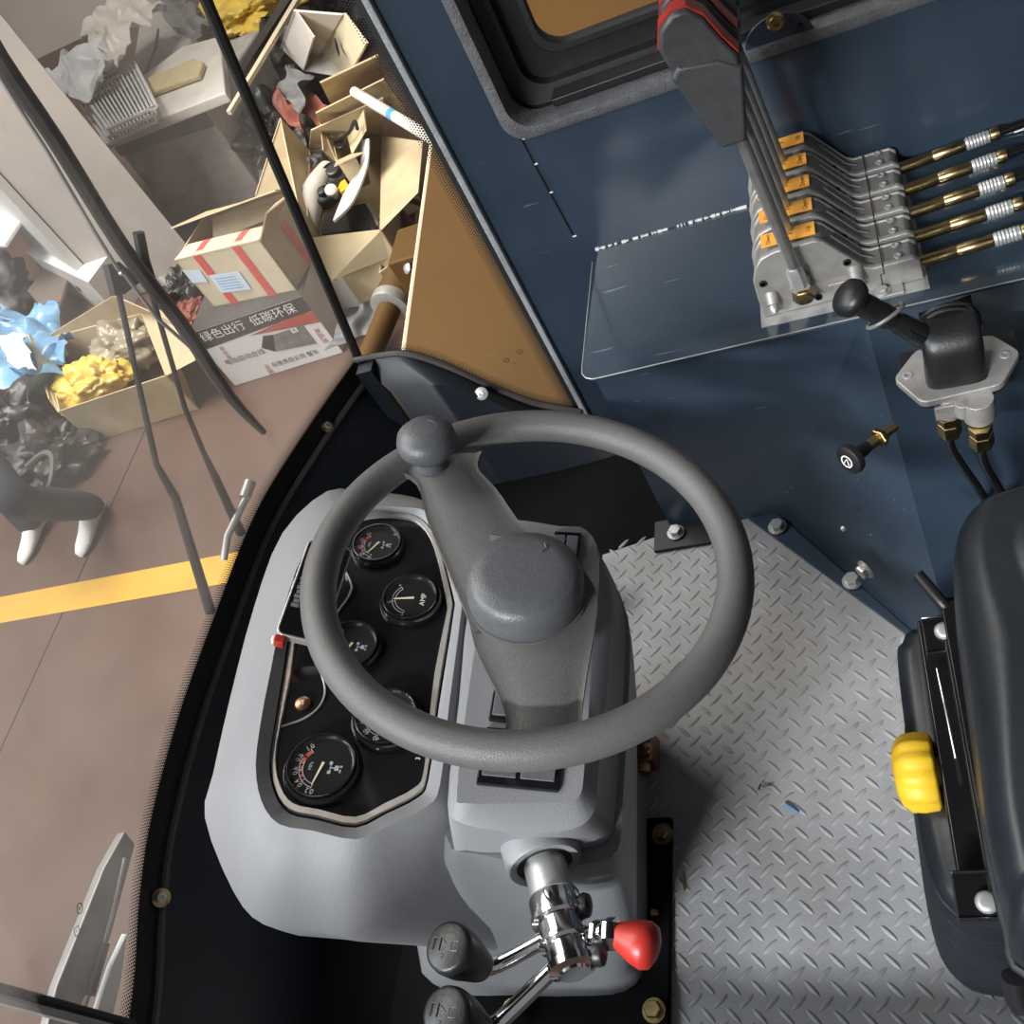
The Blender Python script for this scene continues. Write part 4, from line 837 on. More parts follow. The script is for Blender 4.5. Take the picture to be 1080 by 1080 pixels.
# bellows
bo_ = [V((.278, -.060, 0)), V((.270, -.085, 0)), V((.268, -.2, 0)), V((.270, -.30, 0)), V((.285, -.345, 0)), V((.33, -.362, 0)), V((.5, -.366, 0)), V((.74, -.36, 0)), V((.77, -.33, 0)), V((.77, -.08, 0)), V((.74, -.045, 0)), V((.5, -.04, 0)), V((.31, -.042, 0))]
bcn = V((.52, -.2, 0))
bl = lambda f, z: smoothloop([V((bcn.x + (p.x - bcn.x) * f, bcn.y + (p.y - bcn.y) * f, z)) for p in bo_], 4)
lev_ = []
zz = 0.0
lev_.append(bl(1.0, .0))
for k in range(4): g_k = 1.045 - .02 * k; lev_ += [bl(g_k, .014 + .048 * k), bl(g_k + .004, .03 + .048 * k), bl(g_k - .05, .046 + .048 * k), bl(g_k - .05, .052 + .048 * k)]
lev_ += [bl(.985, .214), bl(.985, .230), bl(.93, .240)]
b = B(); b.m(leather).loft(lev_); b.build('bellows', None, st, angle=60)
b = B(); b.m(blackgloss).box((.435, -.2, .255), (.27, .28, .03)); b.build('upper_frame', None, st, bevel=.003)
# yellow weight knob
yc = PZ(999, 812, .235); ya = V((-1, 0.0, 0.0))
t0 = PZ(986, 814, .245)
yk = []
b = B(); b.m(yellow); loops = []
for xo, r in ((-.002, .032), (.001, .036), (.014, .0375), (.026, .036), (.033, .030), (.037, .023)):
    loops.append([t0 + ya * (xo) + V((0, math.cos(a) * (r + (.0022 if k % 4 < 2 and r > .025 else 0)), math.sin(a) * (r + (.0022 if k % 4 < 2 and r > .025 else 0)))) for k, a in [(k, 2 * math.pi * k / 48) for k in range(48)]])
b.loft(loops); part(b.build('adjuster_knob', None, st, angle=60), 'yellow ribbed adjuster knob')
b = B(); b.m(yellow).cyl(t0 - ya * .022, t0, .013); part(b.build('knob_stem', None, st), 'yellow knob stem')
b = B(); b.m(black).tube([PZ(968, 606, .325), PZ(992, 634, .315), PZ(1000, 640, .31), PZ(1020, 636, .305)], .0065, 12, smoothpts=4); b.build('slide_handle', None, st)
b = B(); b.m(black).tube([PZ(1070, 1030, .12), PZ(1072, 1050, .10), PZ(1079, 1062, .09)], .012, 12); b.build('tilt_handle', None, st)

# small scraps on the cab floor
b = B(); b.m(mat('blue_scrap', (.05, .2, .42), .5)).tube([PZ(828, 847, .003), PZ(835, 852, .004), PZ(842, 857, .003)], .0018, 6); tag(b.build('plastic_scrap'), 'thin blue plastic scrap lying on the checker floor', 'scrap')
b = B(); b.m(brass).tube([PZ(720, 921, .003), PZ(722, 939, .003)], .0016, 6); tag(b.build('wire_offcut'), 'short brass-coloured wire offcut beside the black base plate', 'wire')
b = B(); b.m(black).tube([PZ(800, 833, .003), PZ(802, 827, .005), PZ(806, 830, .004), PZ(814, 828, .004)], .0012, 6); tag(b.build('tape_scrap'), 'tiny curled black scrap on the checker floor', 'scrap')

# ================================================================== WIPERS (outside the windscreen)
def wsx(u, v, gap):           # point on the windscreen plane, pushed outward
    p0 = V((-0.62, 0.2, 0.30)); n = V((1, 0, -0.225)).normalized()
    # local tangent plane of the curved screen, chosen at the wiper's side
    t = (lowp[2] - lowp[0]).normalized(); n = t.cross(SL).normalized(); n = n if n.x < 0 else -n
    return PN(u, v, lowp[1] + n * gap, n)
wp = thing('windscreen_wiper', 'black twin-arm windscreen wiper with a long blade outside the dusty windscreen', 'wiper', wsx(215, 620, .04))
b = B(); b.m(wiperm)
pts_ = [wsx(u, v, .016) for u, v in ((-40, -10), (0, 62), (60, 150), (130, 262), (190, 340), (240, 415), (278, 456))]
n_ = (pts_[0] - CAM).normalized()
b.tube(curve(pts_, 3), [.004 + .0065 * min(1, (len(pts_) * 3 - 2 - k) / 5) for k in range(len(pts_) * 3 - 2)], 8); bl_ = b.build('blade', None, wp)
b = B(); b.m(ironm); b.tube([wsx(u, v, .03) for u, v in ((-40, 0), (0, 82), (50, 160), (100, 245), (125, 285))], .0028, 6); b.tube([wsx(u, v, .03) for u, v in ((128, 285), (165, 335), (205, 370), (245, 420))], .0028, 6); b.build('blade_bridge', None, bl_)
for pp, w in ((((120, 285), (145, 400), (165, 490), (185, 525), (222, 645)), .006), (((160, 310), (195, 430), (215, 478), (228, 505), (254, 562)), .0055)):
    b = B(); b.m(wiperm); b.tube([wsx(u, v, .042) for u, v in pp], [w * .7, w * .7, w * .8, w * 1.2, w * 1.5], 8); b.build('arm', None, wp)
b = B(); b.m(wiperm); b.prism([wsx(u, v, .034) for u, v in ((114, 280), (126, 276), (150, 296), (132, 310), (122, 312))], V((-.008, 0, .002))); b.m(steel).lathe(wsx(127, 288, .03), V((1, 0, 0)), [(.004, 0), (.003, .004)], 12); b.build('pivot_bracket', None, wp)
b = B(); b.m(wiperm); b.tube([wsx(146, 245, .030), wsx(152, 275, .030), wsx(160, 300, .03)], .008, 10); b.build('arm_tip', None, wp)
b = B(); b.m(ironm); 
b.tube([wsx(264, 508, .035), wsx(258, 525, .03)], .010, 12); b.tube([wsx(262, 520, .03), wsx(240, 565, .03), wsx(236, 590, .03)], .006, 10); b.build('drive_link', None, wp)

# grey bracket with a cable outside, low in front of the windscreen
gb = thing('folded_steel_bracket', 'grey folded steel bracket with a thin cable along it, outside the windscreen at lower left', 'bracket', wsx(100, 980, .25))
def gq(u, v): return PX(u, v, -0.80)
b = B(); b.m(ironm).prism([gq(u, v) for u, v in ((132, 876), (143, 890), (118, 985), (100, 1040), (84, 1090), (48, 1090), (60, 1040), (84, 980), (110, 915))], V((-.02, 0, -.005))); b.build('plate', None, gb, bevel=.003)
b = B(); b.m(steel).tube([gq(128, 905) + V((.006, 0, 0)), gq(116, 960) + V((.006, 0, 0)), gq(98, 1025) + V((.006, 0, 0)), gq(80, 1070) + V((.006, 0, 0))], .0028, 8); b.m(black).tube([gq(106, 995) + V((.008, 0, 0)), gq(90, 1050) + V((.008, 0, 0))], .007, 8); b.build('cable', None, gb)
b = B(); b.m(white).prism([gq(u, v) for u, v in ((134, 985), (128, 1030), (118, 1075), (100, 1075), (118, 1020))], V((-.01, 0, 0))); b.build('white_flap', None, gb)
b = B(); b.m(rubber).tube([PX(-10, 1041, -0.56), PX(60, 1060, -.55), PX(140, 1082, -.545)], .006, 8); b.m(ironm).tube([PX(-10, 1050, -0.56), PX(60, 1069, -.55), PX(140, 1090, -.545)], .006, 8); struct(b.build('trim_7'))

# ================================================================== OUTSIDE: machine parts beside the cab
DZ = -0.10
e0, e1 = PZ(427, 368, DZ), PZ(456, 150, DZ); ed = (e1 - e0).normalized()
d0 = e0 - ed * 0.45; d1 = e0 + ed * 1.9
b = B(); b.m(brown).prism([d0 - Z3 * .02, d1 - Z3 * .02, V((2.4, d1.y, DZ - .02)), V((2.4, d0.y, DZ - .02))], (0, 0, .02))
dk = thing('steel_deck', 'flat bronze-brown painted steel deck with a pale highlight strip on its front edge beside the cab', 'deck', d0); b.build('deck_plate', None, dk)
b = B(); b.m(cardlt).tube([d0 + V((-.004, 0, -.005)), d1 + V((-.004, 0, -.005))], .008, 8); b.build('edge_highlight', None, dk)  # pale strip puts the highlight along the deck's front edge into colour
b = B(); b.m(brown).prism([d0 + V((.1, .1, -.3)), d1 + V((.1, -.1, -.3)), V((2.3, d1.y - .1, DZ - .3)), V((2.3, d0.y + .1, DZ - .3))], (0, 0, .28)); b.build('deck_box', None, dk)
hc_ = thing('hydraulic_cylinder', 'brown hydraulic cylinder with a silver collar in front of the steel deck', 'cylinder', PZ(415, 320, -.3))
a0, a1, a2 = PZ(440, 268, -.24), PZ(414, 318, -.26), PZ(385, 388, -.28); ad = (a2 - a1).normalized()
b = B(); b.m(brown).cyl(a0, a1 - ad * .0, .062, .056, 24); b.build('barrel', None, hc_, bevel=.004)
b = B(); b.m(castal).lathe(a1 - ad * .01, ad, [(.058, 0), (.060, .01), (.060, .035), (.045, .04)], 28); part(b.build('collar', None, hc_), 'silver end collar')
b = B(); b.m(brown).cyl(a1, a2, .034, seg=20); b.build('piston_rod', None, hc_)
b = B(); b.m(brown).box(PZ(442, 275, -.2), (.10, .16, .14)); b.m(steel).lathe(PZ(431, 283, -.16), V((-.5, -.5, .7)), [(.02, 0), (.012, .012)], 14); b.build('mount_bracket', None, hc_, bevel=.01)

# ================================================================== OUTSIDE: cartons and rubbish on the workshop floor
def quadface(b, P, d=None): return b.add(P, [(0, 1, 2, 3)], False)
def slab(b, P, th=.006):
    n = (P[1] - P[0]).cross(P[2] - P[0]).normalized(); return b.prism(P, n * th)
def carton(label, rim, zt, z0, flaps, m_=None, name='cardboard_box', grp='open cardboard boxes'):
    """open box: four rim points (front-left, front-right, back-right, back-left), walls down to z0, flaps hung on the rim"""
    R = [PZ(u, v, zt) for u, v in rim]; c = sum(R, V((0, 0, 0))) / 4
    t = thing(name, label, 'box', V((c.x, c.y, z0)), grp)
    b = B()
    for i in range(4):
        p, q = R[i], R[(i + 1) % 4]; p0, q0 = V((p.x, p.y, z0)), V((q.x, q.y, z0)); nrm = ((q - p).cross(Z3)).normalized(); nrm = nrm if nrm.dot(c - p) > 0 else -nrm
        b.m(m_ or card).prism([p0, q0, q, p], nrm * .007)
    b.m(carddk).prism([V((p.x, p.y, z0)) for p in R], (0, 0, .006)); b.build('carton_body', None, t)
    for i, (pa, pb, za, zb) in flaps:
        p, q = R[i], R[(i + 1) % 4]; b = B(); b.m(m_ or card); slab(b, [p, q, PZ(*pa, za), PZ(*pb, zb)], .007); b.build('flap', None, t)
    return t, R, c
def blob(name, label, cat, c, r, m_, seed, amp=.25, grp=None, sub=5, fr=2.2):
    bm = bmesh.new(); bmesh.ops.create_icosphere(bm, subdivisions=sub, radius=1); b = B(); b.m(m_)
    vs_ = []
    for v in bm.verts:
        n = v.co.normalized(); k = 1 + amp * (noise.noise(n * fr + V((seed, 0, 0))) + .6 * abs(noise.noise(n * fr * 2.2 + V((0, seed, 0)))) - .3 + .16 * abs(noise.noise(n * fr * 5 + V((0, 0, seed)))) + .05 * abs(noise.noise(n * fr * 11 + V((seed, seed, 0)))))
        vs_.append(V((c[0] + n.x * r[0] * k, c[1] + n.y * r[1] * k, max(c[2] + n.z * r[2] * k, GZ + .002))))
    b.add(vs_, [[v.index for v in f.verts] for f in bm.faces]); bm.free()
    o = b.build(name, angle=70)
    return tag(o, label, cat, grp)
def crumple(name, label, cat, quad, m_, seed, amp=.05, n=18, grp=None, fr=5, th=.004):
    b = B(); b.m(m_); P = []; A, Bq, Cq, Dq = quad; nr = (Bq - A).cross(Dq - A).normalized(); nr = nr if nr.z > 0 else -nr
    for lay in (0, 1):
        for j in range(n + 1):
            for i in range(n + 1):
                u, v = i / n, j / n; p = (A * (1 - u) + Bq * u) * (1 - v) + (Dq * (1 - u) + Cq * u) * v
                h = noise.noise(p * fr + V((seed, 0, 0))) + .7 * abs(noise.noise(p * fr * 2.3 + V((0, seed, 0))))
                P.append(p + nr * (amp * h - lay * th) + V((noise.noise(p * 9 + V((seed, 3, 0))), noise.noise(p * 9 + V((3, seed, 0))), 0)) * amp * .5)
    m = (n + 1) ** 2; F = []
    for j in range(n):
        for i in range(n):
            a = j * (n + 1) + i; F += [(a, a + 1, a + n + 2, a + n + 1), (m + a, m + a + n + 1, m + a + n + 2, m + a + 1)]
    edge = [i for i in range(n + 1)] + [j * (n + 1) + n for j in range(1, n + 1)] + [n * (n + 1) + i for i in range(n - 1, -1, -1)] + [j * (n + 1) for j in range(n - 1, 0, -1)]
    for k in range(len(edge)): a, c = edge[k], edge[(k + 1) % len(edge)]; F.append((a, m + a, m + c, c))
    b.add(P, F); return tag(b.build(name, angle=60), label, cat, grp)

# printed battery carton (dark band with white lettering, product picture below)
aL, aR = V((-2.495, 2.459, GZ)), V((-1.909, 2.487, GZ)); ah = .335; ax_ = (aR - aL).normalized(); an = V((ax_.y, -ax_.x, 0))
AW = (aR - aL).length; adp = .46
adt = thing('printed_carton', 'white printed carton with a dark lettered band and a picture of a grey device', 'box', (aL + aR) / 2)
b = B(); b.m(adwhite).prism([aL, aR, aR - an * adp, aL - an * adp], (0, 0, ah)); b.build('carton_body', None, adt, bevel=.003)
FA = lambda x, z, o=.0015: aL + ax_ * (x * AW) + Z3 * (z * ah) + an * o
b = B(); b.m(adgrey)
quadface(b, [FA(0, .70), FA(1, .76), FA(1, 1), FA(0, 1)]); slab(b, [FA(0, 1, 0) + Z3 * .002, FA(1, 1, 0) + Z3 * .002, FA(1, 1, 0) - an * adp + Z3 * .002, FA(0, 1, 0) - an * adp + Z3 * .002], .001); b.build('dark_band', None, adt)
b = B(); b.m(adred); quadface(b, [FA(.42, .69, .002), FA(1, .56, .002), FA(1, .755, .002), FA(.75, .755, .002)]); b.build('red_print', None, adt)
b = B(); b.m(white); b.text('绿色出行  低碳环保', FA(.48, .875, .0025), ax_, Z3, .058); b.build('band_lettering', None, adt)
b = B(); b.m(castdk if 0 else ironm)
quadface(b, [FA(.52, .34, .003), FA(.86, .27, .003), FA(.86, .60, .003), FA(.60, .60, .003)]); b.m(adgrey); quadface(b, [FA(.44, .46, .003), FA(.52, .34, .003), FA(.60, .60, .003), FA(.52, .63, .003)]); b.m(white); quadface(b, [FA(.75, .53, .0035), FA(.80, .53, .0035), FA(.80, .60, .0035), FA(.75, .60, .0035)]); b.m(ink)
b.text('电', FA(.775, .565, .004), ax_, Z3, .02); b.build('device_picture', None, adt)
b = B(); b.m(adgrey); b.text('电动自动合线', FA(.26, .40, .0025), ax_, Z3, .036); b.text('有限责任公司 整车', FA(.62, .14, .0025), ax_, Z3, .030); b.m(adred); b.text('中国', FA(.36, .10, .0025), Z3 * -1, ax_, .03); b.text('高品质', FA(.93, .36, .0025), -Z3, ax_, .03); b.text('新标准', FA(.14, .56, .0025), -Z3, ax_, .026); b.build('printed_lettering', None, adt)

# carton with red tape standing on it
tz = GZ + ah + .003
tape = thing('taped_carton', 'open carton with red tape strips and a blue-white shipping label, on the printed carton', 'box', V((-2.15, 2.75, tz)), 'open cardboard boxes')
tL, tR = V((-2.41, 2.60, tz)), V((-1.945, 2.535, tz)); tx = (tR - tL).normalized(); tn = V((tx.y, -tx.x, 0)); tw = (tR - tL).length; td = .33; th_ = .27
b = B(); b.m(cardlt)
c4 = [tL, tR, tR - tn * td, tL - tn * td]
for i in range(4):
    p, q = c4[i], c4[(i + 1) % 4]; nn_ = (q - p).cross(Z3).normalized(); cc = sum(c4, V((0, 0, 0))) / 4; nn_ = nn_ if nn_.dot(cc - p) > 0 else -nn_
    b.m((cardlt, card, card, card)[i]).prism([p, q, q + Z3 * th_, p + Z3 * th_], nn_ * .007)
b.m(carddk).prism(c4, (0, 0, .006)); b.build('carton_body', None, tape)
U4 = [p + Z3 * th_ for p in c4]
for P in ([U4[3], U4[2], PZ(290, 200, tz + .42), PZ(180, 240, tz + .34)], [U4[1], U4[2], PZ(305, 205, tz + .40), PZ(280, 225, tz + .42)], [U4[3] + V((.03, -.03, -.02)), U4[2] + V((-.05, -.03, -.02)), U4[2] + V((-.09, -.10, -.04)), U4[3] + V((.05, -.16, -.06))]):
    b = B(); b.m(card); slab(b, P, .006); b.build('flap', None, tape)
FT = lambda x, z, o=.002: tL + tx * (x * tw) + Z3 * (z * th_) + tn * o
b = B(); b.m(cardlt); slab(b, [FT(0, 1), FT(1, 1), FT(.98, 1.0) - tn * .11 - Z3 * .01, FT(.02, 1.0) - tn * .11 - Z3 * .01], .006); b.build('flap', None, tape)
for x in (.22, .68):
    b = B(); b.m(redtape); quadface(b, [FT(x, .0), FT(x + .09, .0), FT(x + .09, 1.0), FT(x, 1.0)]); slab(b, [FT(x, 1.0) + Z3 * .004, FT(x + .09, 1.0) + Z3 * .004, FT(x + .09, 1.0) - tn * .11 - Z3 * .004, FT(x, 1.0) - tn * .11 - Z3 * .004], .0015); part(b.build('tape_strip', None, tape), 'red tape strip')
RT = lambda y, z: tR - tn * (y * td) + tx * .002 + Z3 * (z * th_)
b = B(); b.m(redtape); quadface(b, [RT(.45, 0), RT(.6, 0), RT(.6, .8), RT(.45, .8)]); part(b.build('tape_strip', None, tape), 'red tape strip')
b = B(); b.m(bluelabel); quadface(b, [FT(.22, .25, .004), FT(.56, .2, .004), FT(.57, .58, .004), FT(.23, .62, .004)]); quadface(b, [FT(.0, .55, .004), FT(.17, .5, .004), FT(.18, .75, .004), FT(.0, .82, .004)])
b.m(mat('blue_print', (.2, .38, .6), .5))
for k in range(5): quadface(b, [FT(.26, .30 + k * .055, .0045), FT(.5, .27 + k * .055, .0045), FT(.5, .285 + k * .055, .0045), FT(.26, .315 + k * .055, .0045)])
part(b.build('shipping_label', None, tape), 'white and pale blue shipping label')

# white carton with red top standing behind the seam
wq = [PZ(u, v, GZ) for u, v in ((352, 372), (418, 345))]
w0, w1 = V((-1.93, 2.72, GZ)), V((-1.62, 2.86, GZ)); wx = (w1 - w0).normalized(); wn = V((wx.y, -wx.x, 0)); 
wt = thing('white_carton', 'narrow white carton with red-brown side and black print behind the glass seam', 'box', w0)
b = B(); b.m(adwhite).prism([w0, w1, w1 - wn * .22, w0 - wn * .22], (0, 0, .33)); b.build('carton_body', None, wt, bevel=.003)
b = B(); b.m(adred); q = -wx * .002; quadface(b, [w0 + q, w0 - wn * .22 + q, w0 - wn * .22 + Z3 * .32 + q, w0 + Z3 * .32 + q]); quadface(b, [w0 + wn * .002 + Z3 * .24, w0 + wx * .05 + wn * .002 + Z3 * .20, w0 + wx * .10 + wn * .002 + Z3 * .32, w0 + wn * .002 + Z3 * .32]); b.build('red_side', None, wt)
b = B(); b.m(adgrey); b.text('电器设备', w0 + wx * .18 + Z3 * .20 + wn * .003, wx, Z3, .05); b.text('配件 整机', w0 + wx * .18 + Z3 * .12 + wn * .003, wx, Z3, .04); b.build('printed_lettering', None, wt)

# big open carton of machine parts
pt, PR, pc_ = carton('large open carton full of machine parts with a torn front, right of the taped carton', ((322, 252), (402, 243), (404, 142), (326, 158)), -.68, GZ,
    ((0, ((410, 272), (350, 296), -.82, -.84)), (1, ((441, 203), (446, 148), -.66, -.64)), (2, ((328, 138), (404, 104), -.5, -.5)), (3, ((296, 124), (270, 205), -.48, -.52))))
zi = -.80
b = B(); b.m(paper); g = [PZ(389, 146, -.52), PZ(387, 175, -.60), PZ(372, 212, -.62), PZ(352, 233, -.60)]; hgt = [PZ(379, 148, -.60), PZ(376, 178, -.70), PZ(362, 205, -.70), PZ(351, 232, -.62)]
gl = curve(g, 5); hl = curve(hgt, 5); b.loft([gl, hl, [p - V((0, 0, .01)) for p in hl], [p - V((0, 0, .01)) for p in gl], gl], closed=False); tag(b.build('plastic_cover', angle=60), 'curved white plastic cover lying on top in the big parts carton', 'cover')
b = B(); tr = [PZ(u, v, -.72) for u, v in ((338, 250), (396, 242), (385, 214), (340, 225))]; b.m(black).prism([p - Z3 * .14 for p in tr], (0, 0, .14)); b.m(blackgloss).prism([p + (sum(tr, V((0, 0, 0))) / 4 - p) * .08 for p in tr], (0, 0, .006)); tag(b.build('black_tray', bevel=.006), 'black rectangular tray at the front of the big parts carton', 'tray')
b = B(); b.m(milky).tube([PZ(322, 240, -.74), PZ(330, 205, -.70), PZ(346, 180, -.72)], [.055, .06, .05], 16, smoothpts=3); tag(b.build('foam_roll'), 'pale plastic roll along the left side of the big parts carton', 'roll')
b = B(); b.m(rubber).tube([PZ(316, 232, -.70), PZ(316, 210, -.66), PZ(325, 195, -.66), PZ(337, 190, -.68)], .012, 10, smoothpts=5); tag(b.build('rubber_hose'), 'curved black hose beside the pale roll in the parts carton', 'hose')
for k, (u, v, r) in enumerate(((346, 212, .05), (357, 190, .075), (330, 180, .05))):
    c = PZ(u, v, -.74); b = B(); b.m((black, wiperm, ironm)[k]).lathe(c, V((.2, -.3, 1)), [(r, 0), (r, .05), (r * .8, .06), (r * .8, .05), (r * .45, .05), (r * .45, .075), (r * .3, .08)], 24); b.box(c + V((.04, .05, .02)), (.06, .05, .05))
    tag(b.build('motor_part', bevel=.003), ('black round motor part nearest the black tray in the parts carton', 'dark lumpy machine part under the small open box in the parts carton', 'grey metal part by the left flap of the parts carton')[k], 'machine part')
c = PZ(352, 205, -.72); b = B(); b.m(milky).lathe(c, (0.3, -.5, .8), [(.028, 0), (.03, .02), (.028, .05), (.02, .055)], 18); tag(b.build('plastic_plug'), 'small white cap beside the black motor part', 'cap')
c = PZ(364, 200, -.73); b = B(); b.m(yellow).box(c, (.05, .09, .05), rot=.5); tag(b.build('orange_block', bevel=.006), 'small orange block half under the white plastic cover', 'block')
sb = thing('small_box', 'small open cardboard box with a wire coil inside the big parts carton', 'box', PZ(362, 178, -.74))
sq = [PZ(u, v, -.60) for u, v in ((355, 170), (372, 162), (366, 138), (350, 146))]
b = B(); sc_ = sum(sq, V((0, 0, 0))) / 4
for i in range(4):
    p, q = sq[i], sq[(i + 1) % 4]; n = (q - p).cross(Z3).normalized(); n = n if n.dot(sc_ - p) > 0 else -n; b.m(card).prism([p - Z3 * .16, q - Z3 * .16, q, p], n * .005)
b.m(carddk).prism([p - Z3 * .16 for p in sq], (0, 0, .005)); b.build('carton_body', None, sb)
for i, pa, pb, z in ((0, (384, 160), (352, 175), -.58), (1, (386, 138), (383, 115), -.5), (3, (338, 128), (341, 158), -.54)):
    b = B(); b.m(card); slab(b, [sq[i], sq[(i + 1) % 4], PZ(*pa, z), PZ(*pb, z)], .005); b.build('flap', None, sb)
b = B(); b.m(black).tube([PZ(358 + 5 * math.cos(k * 1.1), 152 + 4 * math.sin(k * 1.1), -.62 + .002 * k) for k in range(16)] + [PZ(368, 140, -.52), PZ(374, 128, -.48), PZ(377, 136, -.48)], .008, 8, smoothpts=3); tag(b.build('wire_coil'), 'coil of black wire in the small open box', 'wire')

# flattened cartons and pale drawer box behind
for k, (q, z, l) in enumerate(((((350, 112), (406, 84), (398, 57), (337, 86)), (-.62, -.62, -.32, -.32), 'brown cardboard sheet standing farthest back by the dotted glass edge'), (((342, 138), (430, 116), (405, 82), (333, 118)), (-.66, -.66, -.42, -.42), 'brown cardboard sheet standing just in front of the farthest one'))):
    b = B(); b.m(card); P = [PZ(u, v, zz_) for (u, v), zz_ in zip(q, z)]; slab(b, P, .008); o = b.build('cardboard_sheet'); tag(o, l, 'cardboard', 'cardboard sheets behind the parts carton')
dt = thing('pale_drawer_box', 'pale open drawer-like carton with an oval hand hole at the top of the view', 'box', PZ(360, 70, GZ))
F = [PZ(338, 56, -.55), PZ(362, 14, -.20), PZ(386, 46, -.25), PZ(366, 82, -.6)]
b = B(); b.m(cardlt); slab(b, F, .012); nF = (F[1] - F[0]).cross(F[2] - F[0]).normalized(); nF = nF if nF.dot(CAM - F[0]) > 0 else -nF; ce = PZ(358, 50, -.40) 
fx = (F[3] - F[0]).normalized(); fy_ = nF.cross(fx); ce = PN(358, 49, F[0], nF) + nF * .012
b.m(ink).add([ce + fx * math.cos(a) * .022 + fy_ * math.sin(a) * .045 for a in [k * math.pi / 8 for k in range(16)]], [tuple(range(16))], False); b.build('front_board', None, dt)
bk_ = V((-.35, .30, 0)); b = B(); b.m(milky); slab(b, [F[0], F[1], F[1] + bk_, F[0] + bk_], .01); slab(b, [F[0] + bk_, F[1] + bk_, F[2] + bk_, F[3] + bk_], .01); slab(b, [F[0], F[3], F[3] + bk_, F[0] + bk_], .01); b.build('side_board', None, dt)
# dark bags and scrap between
blob('black_bag', 'dark plastic bag heap behind the cartons, beside the thin wooden strip', 'bag', PZ(300, 72, -.82), (.36, .32, .26), blackbag, 3, .5)
blob('black_bag', 'dark plastic bag stuffed between grey crate and large parts carton', 'bag', PZ(294, 142, -.87), (.20, .28, .22), blackbag, 8, .5)
blob('black_bag', 'shiny dark bag at the top edge behind the pale drawer box', 'bag', PZ(352, 8, -.84), (.34, .34, .25), blackbag, 12, .5)
crumple('red_netting', 'red-brown netting scrap between dark bags and brown cardboard sheets', 'netting', [PZ(322, 90, -.62), PZ(345, 112, -.62), PZ(338, 135, -.7), PZ(318, 118, -.66)], redbrown, 4, .05)
crumple('red_scrap', 'dark red plastic scrap left of the large parts carton top flap', 'scrap', [PZ(300, 102, -.62), PZ(322, 112, -.62), PZ(326, 142, -.7), PZ(302, 134, -.66)], redbrown, 9, .09)
crumple('clear_film', 'crumpled clear film on the dark bags by the red scrap', 'film', [PZ(305, 70, -.55), PZ(328, 80, -.55), PZ(318, 120, -.6), PZ(296, 112, -.6)], greycloth, 19, .09)
b = B(); b.m(milky).cyl(PZ(374, 97, -.35), PZ(462, 150, -.35), .022, seg=16); tag(b.build('plastic_tube'), 'long white plastic tube with a blue mark lying over the cartons', 'tube')
tb_ = bpy.data.objects['plastic_tube']; b = B(); b.m(mat('blue_mark', (.08, .32, .55), .5)); p, q = PZ(412, 120, -.35), PZ(417, 123, -.35); b.cyl(p, q, .0226, seg=16); BASE[tb_] = V(tb_.location); b.build('blue_mark', None, tb_)
b = B(); b.m(cardlt).prism([PZ(u, v, -.45) for u, v in ((241, 121), (245, 121), (318, 0), (313, 0))], (0, 0, .02)); tag(b.build('wooden_strip'), 'thin pale wooden strip leaning behind the black glass seam', 'strip')
b = B(); b.m(blackgloss).prism([PZ(u, v, -.47) for u, v in ((252, 84), (258, 84), (312, 0), (302, 0))], (0, 0, .03)); tag(b.build('dark_rail'), 'dark metal rail lying alongside the thin pale wooden strip', 'rail')
blob('yellow_bag', 'bright yellow plastic bag at the top edge beside the glass seam', 'bag', PZ(268, 6, -.52), (.40, .30, .15), yellowbag, 5, .45)
crumple('white_film', 'whitish crumpled film under the bright yellow bag', 'film', [PZ(220, 40, -.6), PZ(270, 38, -.6), PZ(258, 75, -.62), PZ(238, 80, -.6)], milky, 6, .1)
# grey wrapped crate and the stack on it
cL, cR = PZ(187, 238, GZ), PZ(283, 212, GZ); cx_ = (cR - cL).normalized(); cn = V((cx_.y, -cx_.x, 0)); ch = .60
ct = thing('wrapped_crate', 'large dusty grey wrapped crate standing between column and glass seam', 'crate', (cL + cR) / 2)
b = B(); b.m(clearbag).prism([cL, cR, cR - cn * .8, cL - cn * .8], (0, 0, ch)); b.build('crate_body', None, ct, bevel=.02)
b = B(); b.m(greycloth); b.prism([cL + cn * .006 + Z3 * (ch - .1), cR + cn * .006 + Z3 * (ch - .1), cR + cn * .006 + Z3 * (ch - .02), cL + cn * .006 + Z3 * (ch - .02)], -cn * .004); b.build('dark_strap', None, ct)
zc = GZ + ch
def flat(name, label, cat, q, z, th, m_, grp=None): b = B(); b.m(m_).prism([PZ(u, v, z) for u, v in q], (0, 0, th)); return tag(b.build(name, bevel=min(.01, th * .3)), label, cat, grp)
flat('foam_board', 'white foam board lying across the top of the grey crate', 'board', ((112, 160), (245, 108), (238, 48), (200, 58), (118, 118)), zc + .01, .06, milky)
flat('yellow_foam_strip', 'yellowish foam strip with faint print on the white foam board', 'strip', ((105, 124), (213, 84), (218, 70), (208, 66), (100, 112)), zc + .075, .03, mat('yellowish_foam', (.50, .42, .22), .7))
flat('grey_board', 'grey cracked board leaning behind the wire racks', 'board', ((140, 90), (212, 62), (185, 8), (150, 22)), zc + .02, .02, mat('grey_board_face', (.33, .30, .275), .7, 0, .1, 10))
b = B(); b.m(rubber).tube([PZ(u, v, zc + .045) for u, v in ((167, 31), (164, 50), (158, 65), (152, 84))], .008, 6); tag(b.build('black_wire'), 'short black wire lying on the grey cracked board', 'wire')
